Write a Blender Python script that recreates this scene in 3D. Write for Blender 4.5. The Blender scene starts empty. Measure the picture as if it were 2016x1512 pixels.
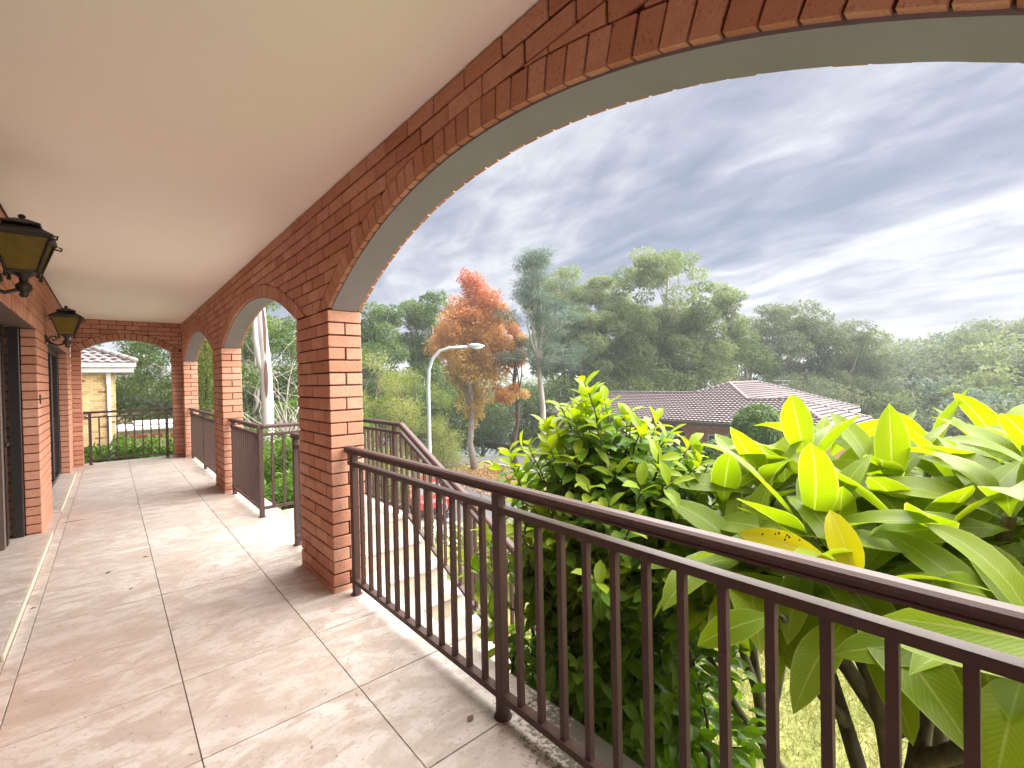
import bpy, bmesh, math, random
import numpy as np
from mathutils import Vector, Matrix, Quaternion

random.seed(7); RNG = np.random.default_rng(7)
SC = bpy.context.scene
COL = SC.collection
R = math.radians

# ------------------------------------------------------------------ camera
cam_data = bpy.data.cameras.new('camera'); cam = bpy.data.objects.new('camera', cam_data); COL.objects.link(cam)
yaw, pitch, roll = R(40.884), R(-0.559), R(-1.195)
fw = Vector((math.sin(yaw)*math.cos(pitch), math.cos(yaw)*math.cos(pitch), math.sin(pitch)))
rt = Vector((math.cos(yaw), -math.sin(yaw), 0)); up = rt.cross(fw)
r2 = rt*math.cos(roll) + up*math.sin(roll); u2 = -rt*math.sin(roll) + up*math.cos(roll)
CAMZ = 1.434
cam.matrix_world = Matrix(((r2.x, u2.x, -fw.x, 0), (r2.y, u2.y, -fw.y, 0), (r2.z, u2.z, -fw.z, CAMZ), (0, 0, 0, 1)))
cam_data.sensor_width = 36; cam_data.lens = 36*913.8/2016; cam_data.clip_start = .05; cam_data.clip_end = 2000
SC.camera = cam

# ------------------------------------------------------------------ sky, sun, exposure
SUN_AZ, SUN_EL = R(106), R(40)          # azimuth from +Y towards +X
W = bpy.data.worlds.new('World'); SC.world = W; W.use_nodes = True
def build_sky():
    nt = W.node_tree; nt.nodes.clear(); N = nt.nodes.new; L = nt.links.new
    out = N('ShaderNodeOutputWorld'); bg = N('ShaderNodeBackground'); L(bg.outputs[0], out.inputs[0])
    bg.inputs[1].default_value = 1.0
    sky = N('ShaderNodeTexSky'); sky.sky_type = 'NISHITA'; sky.sun_disc = False
    sky.sun_elevation = SUN_EL; sky.sun_rotation = SUN_AZ
    sm = N('ShaderNodeMix'); sm.data_type = 'RGBA'; sm.blend_type = 'MULTIPLY'; sm.inputs[0].default_value = 1
    L(sky.outputs[0], sm.inputs[6]); sm.inputs[7].default_value = (.020, .020, .020, 1)
    tc = N('ShaderNodeTexCoord'); sp = N('ShaderNodeSeparateXYZ'); L(tc.outputs['Generated'], sp.inputs[0])
    def M(op, a, b=None):
        n = N('ShaderNodeMath'); n.operation = op
        for i, v in enumerate((a, b)):
            if v is None: continue
            if isinstance(v, (int, float)): n.inputs[i].default_value = v
            else: L(v, n.inputs[i])
        return n.outputs[0]
    z = M('ADD', M('MAXIMUM', sp.outputs[2], 0.0), .16)
    cb = N('ShaderNodeCombineXYZ'); L(M('DIVIDE', sp.outputs[0], z), cb.inputs[0]); L(M('DIVIDE', sp.outputs[1], z), cb.inputs[1])
    def noise(rot, scl, scale, detail, rough, loc=(0, 0, 0), dist=0.):
        m0 = N('ShaderNodeMapping'); L(cb.outputs[0], m0.inputs[0]); m0.inputs['Rotation'].default_value = (0, 0, R(rot)); mp = N('ShaderNodeMapping'); L(m0.outputs[0], mp.inputs[0]); mp.inputs['Scale'].default_value = scl; mp.inputs['Location'].default_value = loc
        n = N('ShaderNodeTexNoise'); L(mp.outputs[0], n.inputs[0]); n.inputs['Scale'].default_value = scale; n.inputs['Detail'].default_value = detail; n.inputs['Roughness'].default_value = rough; n.inputs['Distortion'].default_value = dist
        return n.outputs[0]
    big = noise(SKYROT, (.4, 1, 1), .75, 4, .5, (8.1, 1.7, 0), .4)
    mid = noise(SKYROT+8, (.42, 1, 1), 1.9, 6, .55, (7.3, 7.2, 0), .6)
    fine = noise(SKYROT-14, (.6, 1, 1), 5.2, 6, .6, (1.3, 9.2, 0), .5)
    v = M('ADD', M('ADD', M('MULTIPLY', big, .42), M('MULTIPLY', mid, .40)), M('MULTIPLY', fine, .30))
    rp = N('ShaderNodeValToRGB'); L(v, rp.inputs[0]); e = rp.color_ramp.elements
    S = SKYGAIN
    pts = [(.46, (.235, .27, .38)), (.52, (.335, .36, .455)), (.57, (.46, .475, .555)), (.62, (.62, .63, .68)), (.71, (.86, .86, .87))]
    while len(e) < len(pts): e.new(.5)
    for k, (p, c) in enumerate(pts): e[k].position = p; e[k].color = (c[0]*S, c[1]*S, c[2]*S, 1)
    mx = N('ShaderNodeMix'); mx.data_type = 'RGBA'; mx.inputs[0].default_value = .9
    L(sm.outputs[2], mx.inputs[6]); L(rp.outputs[0], mx.inputs[7]); L(mx.outputs[2], bg.inputs[0])
SKYROT, SKYGAIN = -73, .136
build_sky()
sun_data = bpy.data.lights.new('sun', 'SUN'); sun = bpy.data.objects.new('sun', sun_data); COL.objects.link(sun)
sun_data.energy = 2.75; sun_data.angle = R(105); sun_data.color = (1, .95, .90)
sd = Vector((math.sin(SUN_AZ)*math.cos(SUN_EL), math.cos(SUN_AZ)*math.cos(SUN_EL), math.sin(SUN_EL)))
sun.rotation_euler = (-sd).to_track_quat('-Z', 'Y').to_euler()
SC.view_settings.view_transform = 'Standard'; SC.view_settings.look = 'None'; SC.view_settings.gamma = 1
SC.view_settings.exposure = 3.18; SC.view_settings.use_curve_mapping = False
SC.render.engine = 'CYCLES'; SC.cycles.use_denoising = True
SC.cycles.max_bounces = 12; SC.cycles.diffuse_bounces = 7; SC.cycles.glossy_bounces = 4; SC.cycles.transmission_bounces = 8; SC.cycles.transparent_max_bounces = 8
SC.cycles.sample_clamp_indirect = 6

# ------------------------------------------------------------------ materials
MATS = {}
class NT:
    def __init__(s, name):
        m = bpy.data.materials.new(name); m.use_nodes = True; s.m = m; s.t = m.node_tree; s.t.nodes.clear(); MATS[name] = m
        s.out = s.n('ShaderNodeOutputMaterial'); s.b = s.n('ShaderNodeBsdfPrincipled'); s.l(s.b.outputs[0], s.out.inputs[0])
    def n(s, t, **k):
        x = s.t.nodes.new(t)
        for a, v in k.items(): setattr(x, a, v)
        return x
    def l(s, a, b): s.t.links.new(a, b)
    def obj(s): 
        if not hasattr(s, 'tc'): s.tc = s.n('ShaderNodeTexCoord'); s.geo = s.n('ShaderNodeNewGeometry')
        return s.geo.outputs['Position']
    def noise(s, scale, detail=4, rough=.55, vec=None, dist=0.):
        x = s.n('ShaderNodeTexNoise'); s.l(vec if vec is not None else s.obj(), x.inputs[0])
        x.inputs['Scale'].default_value = scale; x.inputs['Detail'].default_value = detail; x.inputs['Roughness'].default_value = rough; x.inputs['Distortion'].default_value = dist
        return x.outputs[0]
    def mapv(s, vec, scale=(1, 1, 1), loc=(0, 0, 0), rot=(0, 0, 0)):
        x = s.n('ShaderNodeMapping'); s.l(vec, x.inputs[0]); x.inputs['Scale'].default_value = scale; x.inputs['Location'].default_value = loc; x.inputs['Rotation'].default_value = rot
        return x.outputs[0]
    def ramp(s, fac, pts, interp='LINEAR'):
        x = s.n('ShaderNodeValToRGB'); s.l(fac, x.inputs[0]); x.color_ramp.interpolation = interp; e = x.color_ramp.elements
        while len(e) < len(pts): e.new(.5)
        for k, (p, c) in enumerate(pts): e[k].position = p; e[k].color = (*c, 1) if len(c) == 3 else c
        return x.outputs[0]
    def mix(s, f, a, b, blend='MIX'):
        x = s.n('ShaderNodeMix'); x.data_type = 'RGBA'; x.blend_type = blend
        for i, v in ((0, f), (6, a), (7, b)):
            if isinstance(v, (int, float)): x.inputs[i].default_value = v
            elif isinstance(v, tuple): x.inputs[i].default_value = (*v, 1)
            else: s.l(v, x.inputs[i])
        return x.outputs[2]
    def math(s, op, a, b=0.):
        x = s.n('ShaderNodeMath', operation=op)
        for i, v in enumerate((a, b)):
            if isinstance(v, (int, float)): x.inputs[i].default_value = v
            else: s.l(v, x.inputs[i])
        return x.outputs[0]
    def rnd(s): return s.n('ShaderNodeObjectInfo').outputs['Random']
    def attr(s, name): return s.n('ShaderNodeAttribute', attribute_name=name).outputs['Fac']
    def bump(s, h, strength=.3, dist=.01):
        x = s.n('ShaderNodeBump'); s.l(h, x.inputs['Height']); x.inputs['Strength'].default_value = strength; x.inputs['Distance'].default_value = dist
        s.l(x.outputs[0], s.b.inputs['Normal'])
    def set(s, col=None, rough=.6, spec=.4, metal=0.):
        if isinstance(col, tuple): s.b.inputs['Base Color'].default_value = (*col, 1)
        elif col is not None: s.l(col, s.b.inputs['Base Color'])
        if isinstance(rough, (int, float)): s.b.inputs['Roughness'].default_value = rough
        else: s.l(rough, s.b.inputs['Roughness'])
        s.b.inputs['Specular IOR Level'].default_value = spec; s.b.inputs['Metallic'].default_value = metal
        return s.m

def plain(name, col, rough=.6, spec=.4, metal=0., var=.12, scale=8, bump=0.):
    t = NT(name); n = t.noise(scale, 5)
    c = t.mix(n, tuple(max(0, x*(1-var*2)) for x in col), tuple(min(1, x*(1+var*1.4)) for x in col))
    if bump: t.bump(t.noise(scale*6, 4), bump, .004)
    return t.set(c, rough, spec, metal)

def m_brick(name, cols, speck=(.10, .035, .02), joined=False):
    t = NT(name); r = t.rnd()
    base = t.ramp(r, [(i/(len(cols)-1), c) for i, c in enumerate(cols)])
    n1 = t.noise(26, 5, .6); n2 = t.noise(105, 4, .65); n3 = t.noise(3.2, 4)
    c = t.mix(t.ramp(n1, [(.35, (0, 0, 0)), (.75, (.55, .55, .55))]), base, cols[0])
    c = t.mix(t.ramp(n3, [(.35, (0, 0, 0)), (.7, (.5, .5, .5))]), c, cols[-1])
    c = t.mix(t.ramp(n2, [(.57, (0, 0, 0)), (.68, (.7, .7, .7))]), c, speck)
    t.bump(t.math('ADD', t.noise(90, 5, .7), t.math('MULTIPLY', n2, .5)), .5, .004)
    return t.set(c, .85, .25)
m_brick('brick', [(.41, .18, .108), (.53, .265, .175), (.62, .355, .25), (.57, .30, .205), (.46, .21, .135)], (.17, .055, .035))
m_brick('brick_pale', [(.66, .48, .22), (.72, .56, .30), (.60, .40, .18), (.42, .26, .14)], (.3, .2, .1))
def m_brick_far():
    t = NT('brick_far'); sp = t.n('ShaderNodeSeparateXYZ'); t.l(t.obj(), sp.inputs[0]); cb = t.n('ShaderNodeCombineXYZ'); t.l(t.math('ADD', sp.outputs[0], sp.outputs[1]), cb.inputs[0]); t.l(sp.outputs[2], cb.inputs[1])
    b = t.n('ShaderNodeTexBrick'); t.l(cb.outputs[0], b.inputs[0]); b.inputs['Scale'].default_value = 1.; b.inputs['Brick Width'].default_value = .24; b.inputs['Row Height'].default_value = .086; b.inputs['Mortar Size'].default_value = .009
    b.inputs['Color1'].default_value = (.24, .105, .07, 1); b.inputs['Color2'].default_value = (.42, .215, .14, 1); b.inputs['Mortar'].default_value = (.12, .07, .05, 1)
    return t.set(t.mix(t.ramp(t.noise(1.5, 4), [(.4, (0, 0, 0)), (.7, (.5, .5, .5))]), b.outputs[0], (.30, .14, .10)), .9, .2)
m_brick_far()
plain('mortar', (.085, .030, .022), .95, .1, var=.2, scale=30, bump=.4)
plain('mortar_pale', (.30, .20, .11), .95, .1, var=.15, scale=20)
def m_ceiling():
    t = NT('ceiling_paint'); n = t.noise(1.1, 5); n2 = t.noise(40, 4)
    c = t.mix(t.ramp(n, [(.35, (0, 0, 0)), (.7, (1, 1, 1))]), (.93, .885, .82), (.915, .865, .80)); t.bump(n2, .12, .003); return t.set(c, .8, .2)
m_ceiling()
def m_tile():
    t = NT('travertine_tile'); r = t.rnd()
    cb = t.n('ShaderNodeCombineXYZ'); t.l(t.math('MULTIPLY', r, 37.), cb.inputs[0]); t.l(t.math('MULTIPLY', r, 91.), cb.inputs[1])
    va = t.n('ShaderNodeVectorMath', operation='ADD'); t.l(t.obj(), va.inputs[0]); t.l(cb.outputs[0], va.inputs[1])
    v = t.mapv(va.outputs[0], (1.0, 1.75, 1.), rot=(0, 0, R(14)))
    n1 = t.noise(2.1, 7, .62, v, 1.3); n2 = t.noise(6.5, 8, .68, v, .9); n3 = t.noise(34, 5, .65, t.mapv(va.outputs[0], (1, 1.5, 1)), .6)
    c = t.ramp(n1, [(.30, (.36, .295, .25)), (.43, (.46, .40, .355)), (.505, (.55, .505, .465)), (.68, (.60, .565, .535))])
    c = t.mix(t.ramp(n2, [(.42, (.85, .85, .85)), (.53, (0, 0, 0))]), c, (.40, .325, .27))
    c = t.mix(t.ramp(n3, [(.56, (0, 0, 0)), (.68, (.7, .7, .7))]), c, (.33, .255, .205))
    c = t.mix(t.math('MULTIPLY', r, .42), c, (.42, .35, .30))
    # lichen staining along the weathered outer edge by the near railing
    sp = t.n('ShaderNodeSeparateXYZ'); t.l(t.obj(), sp.inputs[0])
    ex = t.n('ShaderNodeMapRange'); t.l(sp.outputs[0], ex.inputs[0]); ex.inputs[1].default_value = 1.10; ex.inputs[2].default_value = 1.36
    ey = t.n('ShaderNodeMapRange'); t.l(sp.outputs[1], ey.inputs[0]); ey.inputs[1].default_value = 1.75; ey.inputs[2].default_value = 1.2
    st = t.math('MULTIPLY', ex.outputs[0], ey.outputs[0])
    ln = t.noise(48, 6, .7, None, .4)
    ms = t.ramp(t.math('ADD', ln, t.math('MULTIPLY', st, .34)), [(.60, (0, 0, 0)), (.72, (.9, .9, .9))])
    c = t.mix(ms, c, (.055, .05, .035))
    rough = t.ramp(n2, [(.3, (.30, .30, .30)), (.7, (.46, .46, .46))]); t.bump(n3, .06, .003)
    return t.set(c, rough, .45)
m_tile()
plain('tile_grout', (.38, .30, .24), .9, .1)
plain('cream_trim', (.60, .52, .41), .5, .4, var=.06, scale=14)
def m_rail():
    t = NT('rail_paint'); n = t.noise(55, 5, .6); n2 = t.noise(4, 3)
    c = t.mix(n2, (.050, .026, .022), (.075, .041, .034)); c = t.mix(t.ramp(n, [(.6, (0, 0, 0)), (.75, (.3, .3, .3))]), c, (.17, .12, .10))
    t.bump(n, .06, .002); return t.set(c, .52, .3)
m_rail()
plain('soffit_metal', (.235, .23, .265), .5, .4, var=.08, scale=6)
plain('door_paint', (.105, .072, .060), .5, .4, var=.1, scale=10)
plain('dark_frame', (.018, .014, .013), .35, .5, var=.1)
plain('lamp_iron', (.020, .013, .011), .45, .5, var=.3, scale=40, bump=.2)
plain('white_paint', (.64, .63, .62), .5, .4, var=.03)
plain('curtain', (.32, .29, .25), .8, .2, var=.15, scale=14)
def m_glass(name, col, rough, trans=.85):
    t = NT(name); t.b.inputs['Transmission Weight'].default_value = trans
    n = t.noise(30, 3); t.bump(n, .25, .004); return t.set(col, rough, .5)
def m_amber():
    t = NT('amber_glass'); n = t.noise(30, 4); c = t.mix(n, (.26, .18, .02), (.46, .36, .05)); t.set(c, .3, .5); t.bump(n, .3, .004)
    tr = t.n('ShaderNodeBsdfTranslucent'); t.l(c, tr.inputs[0]); mx = t.n('ShaderNodeMixShader'); mx.inputs[0].default_value = .6; t.l(t.b.outputs[0], mx.inputs[1]); t.l(tr.outputs[0], mx.inputs[2]); t.l(mx.outputs[0], t.out.inputs[0])
m_amber()
def m_pane():
    t = NT('window_glass'); return t.set((.015, .017, .018), .05, .6)
m_pane()
plain('asphalt', (.115, .112, .118), .85, .3, var=.16, scale=1.2, bump=.5)
plain('concrete', (.50, .48, .45), .85, .3, var=.08, scale=3, bump=.2)
plain('galvanised', (.46, .52, .54), .45, .5, .3, var=.06)
plain('lamp_lens', (.75, .76, .76), .3, .5)
def m_ground():
    t = NT('ground_soil'); n = t.noise(.35, 6); n2 = t.noise(5, 6, .65)
    c = t.ramp(n2, [(.3, (.055, .07, .02)), (.5, (.11, .125, .035)), (.7, (.17, .14, .075))])
    c = t.mix(t.ramp(n, [(.4, (0, 0, 0)), (.62, (1, 1, 1))]), c, (.14, .10, .06)); t.bump(n2, .6, .05); return t.set(c, .95, .1)
m_ground()
def m_lawn():
    t = NT('lawn_turf'); n = t.noise(7, 6, .65); n2 = t.noise(1.2, 4)
    c = t.ramp(n, [(.3, (.16, .18, .05)), (.5, (.21, .225, .07)), (.7, (.26, .255, .095))])
    c = t.mix(t.ramp(n2, [(.4, (0, 0, 0)), (.65, (.6, .6, .6))]), c, (.25, .215, .11)); t.bump(n, .15, .02); return t.set(c, .9, .15)
m_lawn()
plain('mulch', (.10, .055, .035), .95, .1, var=.35, scale=25, bump=.8)
def m_water():
    t = NT('lake_water'); t.bump(t.noise(1.4, 4), .08, .05); return t.set((.09, .11, .10), .08, .6)
m_water()
plain('roof_tile', (.205, .165, .165), .6, .25, var=.13, scale=2.5, bump=.15)
plain('roof_tile_pale', (.27, .235, .23), .45, .5, var=.12, scale=6, bump=.15)
plain('ridge_tile', (.27, .16, .155), .5, .4, var=.12, scale=6)
plain('gutter_brown', (.09, .06, .05), .5, .4)
plain('timber_red', (.16, .035, .03), .6, .3)
def m_foliage(name, cols, trans=.45, rough=.5, spec=.35):
    """leaf cards: colour of the leaves themselves varies from leaf to leaf through the rnd attribute"""
    t = NT(name); f = t.attr('rnd')
    c = t.ramp(f, [(i/(len(cols)-1), k) for i, k in enumerate(cols)])
    t.set(c, rough, spec)
    tr = t.n('ShaderNodeBsdfTranslucent'); 
    hs = t.n('ShaderNodeHueSaturation'); t.l(c, hs.inputs['Color']); hs.inputs['Value'].default_value = 1.05; hs.inputs['Saturation'].default_value = 1.12; hs.inputs['Hue'].default_value = .49
    t.l(hs.outputs[0], tr.inputs[0])
    mx = t.n('ShaderNodeMixShader'); mx.inputs[0].default_value = trans
    t.l(t.b.outputs[0], mx.inputs[1]); t.l(tr.outputs[0], mx.inputs[2]); t.l(mx.outputs[0], t.out.inputs[0])
    return t.m
m_foliage('leaf_gum', [(.075, .12, .04), (.12, .18, .06), (.18, .24, .09), (.25, .30, .13)], .5)
m_foliage('leaf_gum_blue', [(.05, .095, .065), (.085, .14, .10), (.125, .18, .13), (.17, .22, .165)], .5)
m_foliage('leaf_dark', [(.04, .08, .022), (.07, .13, .034), (.11, .18, .05), (.15, .22, .07)], .5)
m_foliage('leaf_mid', [(.04, .085, .015), (.075, .135, .022), (.12, .19, .035), (.17, .235, .055)])
m_foliage('leaf_lime', [(.13, .18, .03), (.20, .25, .05), (.27, .31, .08), (.32, .35, .12)])
m_foliage('leaf_hedge', [(.04, .11, .012), (.075, .165, .02), (.115, .22, .03), (.16, .27, .05)])
m_foliage('leaf_cypress', [(.06, .10, .015), (.11, .155, .025), (.18, .215, .04), (.24, .26, .06)], .3)
m_foliage('leaf_topiary', [(.035, .085, .01), (.065, .14, .015), (.10, .20, .025), (.14, .25, .04)], .3)
m_foliage('leaf_autumn', [(.58, .47, .15), (.60, .40, .14), (.58, .33, .13), (.54, .25, .12), (.48, .16, .10)], .55)
m_foliage('leaf_litter', [(.28, .13, .04), (.42, .24, .09), (.50, .33, .14), (.34, .18, .08)], .2, .8)
m_foliage('leaf_far', [(.085, .12, .055), (.12, .16, .075), (.16, .20, .095), (.21, .24, .12)], .45)
m_foliage('grass_blade', [(.14, .165, .04), (.21, .23, .06), (.27, .275, .09), (.31, .29, .13)], .4)
m_foliage('strap_leaf', [(.05, .14, .015), (.09, .21, .025), (.15, .29, .045), (.22, .36, .08)], .45)
m_foliage('twigs', [(.24, .20, .15), (.34, .29, .22), (.42, .37, .30), (.3, .25, .2)], .1)
def m_bark(name, a, b, scale=6, stretch=.25):
    t = NT(name); n = t.noise(scale, 6, .65, t.mapv(t.obj(), (1, 1, stretch))); c = t.ramp(n, [(.32, a), (.66, b)]); t.bump(n, .5, .02); return t.set(c, .85, .2)
m_bark('bark_pale', (.30, .26, .22), (.52, .49, .45)); m_bark('bark_grey', (.20, .17, .15), (.40, .37, .34)); m_bark('bark_dark', (.05, .035, .025), (.14, .10, .075)); m_bark('bark_white', (.40, .375, .365), (.60, .585, .58), 5, .15)
m_bark('bark_scar', (.10, .05, .04), (.2, .11, .09)); m_bark('bark_green', (.05, .045, .025), (.13, .12, .07), 18, .5)
def m_bigleaf(name, back, front, vein, trans, spots=False):
    """plumeria leaf: pale midrib and side veins drawn along the leaf's own UV"""
    t = NT(name); uv = t.n('ShaderNodeUVMap').outputs[0]; sp = t.n('ShaderNodeSeparateXYZ'); t.l(uv, sp.inputs[0]); r = t.rnd()
    d = t.math('ABSOLUTE', t.math('SUBTRACT', sp.outputs[0], .5))
    mid = t.ramp(d, [(.012, (1, 1, 1)), (.035, (0, 0, 0))])
    ph = t.math('ADD', t.math('MULTIPLY', sp.outputs[1], 24.), t.math('MULTIPLY', d, -9.))
    w = t.math('ABSOLUTE', t.math('SUBTRACT', t.math('FRACT', ph), .5)); side = t.ramp(w, [(.0, (.5, .5, .5)), (.10, (0, 0, 0))])
    edge = t.ramp(d, [(.455, (0, 0, 0)), (.49, (.8, .8, .8))])
    n = t.noise(16, 4); base = t.mix(t.math('ADD', t.math('MULTIPLY', n, .4), t.math('MULTIPLY', r, .6)), back, front)
    c = t.mix(side, base, vein); c = t.mix(mid, c, vein); c = t.mix(edge, c, vein)
    if spots:
        vo = t.n('ShaderNodeTexVoronoi'); t.l(t.mapv(uv, (5, 26, 1)), vo.inputs[0]); vo.inputs['Scale'].default_value = 1.
        ok = t.math('MULTIPLY', t.ramp(vo.outputs[0], [(.22, (1, 1, 1)), (.30, (0, 0, 0))]), t.ramp(sp.outputs[0], [(.62, (0, 0, 0)), (.66, (1, 1, 1)), (.9, (1, 1, 1)), (.93, (0, 0, 0))]))
        ok = t.math('MULTIPLY', ok, t.ramp(sp.outputs[1], [(.3, (0, 0, 0)), (.34, (1, 1, 1)), (.72, (1, 1, 1)), (.76, (0, 0, 0))]))
        c = t.mix(ok, c, (.06, .02, .01))
    t.set(c, .38, .28); t.bump(t.math('ADD', w, t.math('MULTIPLY', n, .4)), .18, .004)
    tr = t.n('ShaderNodeBsdfTranslucent'); hs = t.n('ShaderNodeHueSaturation'); t.l(c, hs.inputs['Color']); hs.inputs['Value'].default_value = 1.0; hs.inputs['Saturation'].default_value = 1.12; hs.inputs['Hue'].default_value = .492
    t.l(hs.outputs[0], tr.inputs[0]); mx = t.n('ShaderNodeMixShader'); mx.inputs[0].default_value = trans
    t.l(t.b.outputs[0], mx.inputs[1]); t.l(tr.outputs[0], mx.inputs[2]); t.l(mx.outputs[0], t.out.inputs[0])
    return t.m
m_bigleaf('plumeria_leaf', (.185, .305, .025), (.30, .40, .04), (.41, .49, .13), .56)
m_bigleaf('plumeria_yellow', (.60, .52, .02), (.66, .58, .03), (.68, .62, .14), .55, True); m_bigleaf('plumeria_plain_yellow', (.58, .56, .02), (.66, .62, .03), (.68, .64, .14), .55)
m_bigleaf('shrub_leaf', (.085, .20, .02), (.18, .33, .035), (.26, .40, .08), .5)
m_bigleaf('shrub_young', (.26, .40, .025), (.36, .48, .035), (.36, .48, .09), .5)
plain('car_red', (.45, .02, .02), .25, .6, var=.03); plain('tyre', (.02, .02, .02), .8, .2); plain('rim', (.45, .45, .46), .3, .5, .6)
plain('bin_green', (.02, .06, .03), .5, .4); plain('bin_yellow', (.80, .70, .02), .45, .4, var=.03)
plain('skin', (.50, .30, .21), .55, .35, var=.05); plain('shirt', (.30, .22, .24), .85, .2, var=.4, scale=30); plain('trousers', (.015, .02, .045), .85, .2); plain('hair', (.03, .02, .015), .7, .3); plain('shoe', (.02, .018, .018), .6, .3)
plain('red_plastic', (.5, .02, .02), .4, .4)
# ------------------------------------------------------------------ helpers
class MB:
    """collects geometry for ONE mesh object"""
    def __init__(s): s.v = []; s.f = []; s.uv = None
    def add(s, vs, fs):
        o = len(s.v); s.v += [tuple(p) for p in vs]; s.f += [tuple(i+o for i in f) for f in fs]
    def box(s, x0, x1, y0, y1, z0, z1):
        s.add([(x0, y0, z0), (x1, y0, z0), (x1, y1, z0), (x0, y1, z0), (x0, y0, z1), (x1, y0, z1), (x1, y1, z1), (x0, y1, z1)],
              [(3, 2, 1, 0), (4, 5, 6, 7), (0, 1, 5, 4), (1, 2, 6, 5), (2, 3, 7, 6), (3, 0, 4, 7)])
    def cbox(s, x0, x1, y0, y1, z0, z1, c=.004):
        """box with chamfered edges"""
        bm = bmesh.new(); bmesh.ops.create_cube(bm, size=1)
        for v in bm.verts: v.co = Vector((x0+(v.co.x+.5)*(x1-x0), y0+(v.co.y+.5)*(y1-y0), z0+(v.co.z+.5)*(z1-z0)))
        bmesh.ops.bevel(bm, geom=bm.edges[:], offset=c, segments=1, affect='EDGES', profile=.5)
        s.bm(bm)
    def bm(s, bm):
        bm.verts.index_update(); s.add([v.co[:] for v in bm.verts], [tuple(v.index for v in f.verts) for f in bm.faces]); bm.free()
    def prism(s, poly, fn, d0, d1):
        """poly: 2D outline (counter-clockwise); fn(u,w,d)->xyz"""
        n = len(poly); vs = [fn(u, w, d0) for u, w in poly] + [fn(u, w, d1) for u, w in poly]
        fs = [tuple(range(n))[::-1], tuple(range(n, 2*n))] + [(i, (i+1) % n, n+(i+1) % n, n+i) for i in range(n)]
        s.add(vs, fs)
    def tube(s, pts, rad, n=8, cap=True):
        pts = [Vector(p) for p in pts]
        if isinstance(rad, (int, float)): rad = [rad]*len(pts)
        t0 = (pts[1]-pts[0]).normalized(); a = Vector((0, 0, 1)) if abs(t0.z) < .9 else Vector((1, 0, 0)); u = t0.cross(a).normalized(); vs = []; 
        for i, p in enumerate(pts):
            t = (pts[min(i+1, len(pts)-1)]-pts[max(i-1, 0)]).normalized(); u = (u - t*u.dot(t)).normalized(); w = t.cross(u)
            for k in range(n):
                an = 2*math.pi*k/n; vs.append(p + (u*math.cos(an)+w*math.sin(an))*rad[i])
        fs = [(i*n+k, i*n+(k+1) % n, (i+1)*n+(k+1) % n, (i+1)*n+k) for i in range(len(pts)-1) for k in range(n)]
        if cap: fs += [tuple(range(n))[::-1], tuple(range((len(pts)-1)*n, len(pts)*n))]
        s.add(vs, fs)
    def lathe(s, prof, n=16, c=(0, 0, 0)):
        vs = []; m = len(prof)
        for r, z in prof:
            for k in range(n): a = 2*math.pi*k/n; vs.append((c[0]+r*math.cos(a), c[1]+r*math.sin(a), c[2]+z))
        fs = [(i*n+k, i*n+(k+1) % n, (i+1)*n+(k+1) % n, (i+1)*n+k) for i in range(m-1) for k in range(n)] + [tuple(range(n))[::-1], tuple(range((m-1)*n, m*n))]
        s.add(vs, fs)
    def sweep(s, prof, path, upv=(0, 0, 1)):
        """constant profile (side, up) along a polyline, mitred"""
        P = [Vector(p) for p in path]; n = len(prof); vs = []
        for i, p in enumerate(P):
            a = (P[i]-P[i-1]).normalized() if i else (P[1]-P[0]).normalized(); b = (P[i+1]-P[i]).normalized() if i < len(P)-1 else a
            t = (a+b).normalized(); U = Vector(upv); sd = t.cross(U).normalized(); uu = sd.cross(t).normalized(); k = 1/max(.4, t.dot(a))
            hor = abs(a.z-b.z) > 1e-6
            for x, y in prof: vs.append(p + sd*x*(1 if hor else k) + uu*y*(k if hor else 1))
        fs = [(i*n+k, i*n+(k+1) % n, (i+1)*n+(k+1) % n, (i+1)*n+k) for i in range(len(P)-1) for k in range(n)] + [tuple(range(n))[::-1], tuple(range((len(P)-1)*n, len(P)*n))]
        s.add(vs, fs)
    def mesh(s, name): 
        me = bpy.data.meshes.new(name); me.from_pydata(s.v, [], s.f); me.update()
        b = bmesh.new(); b.from_mesh(me); bmesh.ops.recalc_face_normals(b, faces=b.faces); b.to_mesh(me); b.free(); return me
    def build(s, name, mat, parent=None, loc=None, smooth=False):
        me = s.mesh(name); me.materials.append(MATS[mat])
        if smooth:
            me.polygons.foreach_set('use_smooth', [True]*len(me.polygons))
        return link(name, me, parent, loc)
def link(name, me, parent=None, loc=None):
    o = bpy.data.objects.new(name, me); COL.objects.link(o)
    if parent is not None: o.parent = parent
    if loc is not None: o.location = loc
    return o
def empty(name, loc=(0, 0, 0), rz=0):
    o = bpy.data.objects.new(name, None); o.location = loc; o.rotation_euler = (0, 0, rz); o.empty_display_size = .1; COL.objects.link(o); return o
def tag(o, label=None, cat=None, group=None, kind=None):
    if label: o['label'] = label
    if cat: o['category'] = cat
    if group: o['group'] = group
    if kind: o['kind'] = kind
    return o
def copy_tree(o, parent=None):
    c = o.copy(); COL.objects.link(c); c.parent = parent
    for ch in list(o.children): copy_tree(ch, c)
    return c
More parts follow.
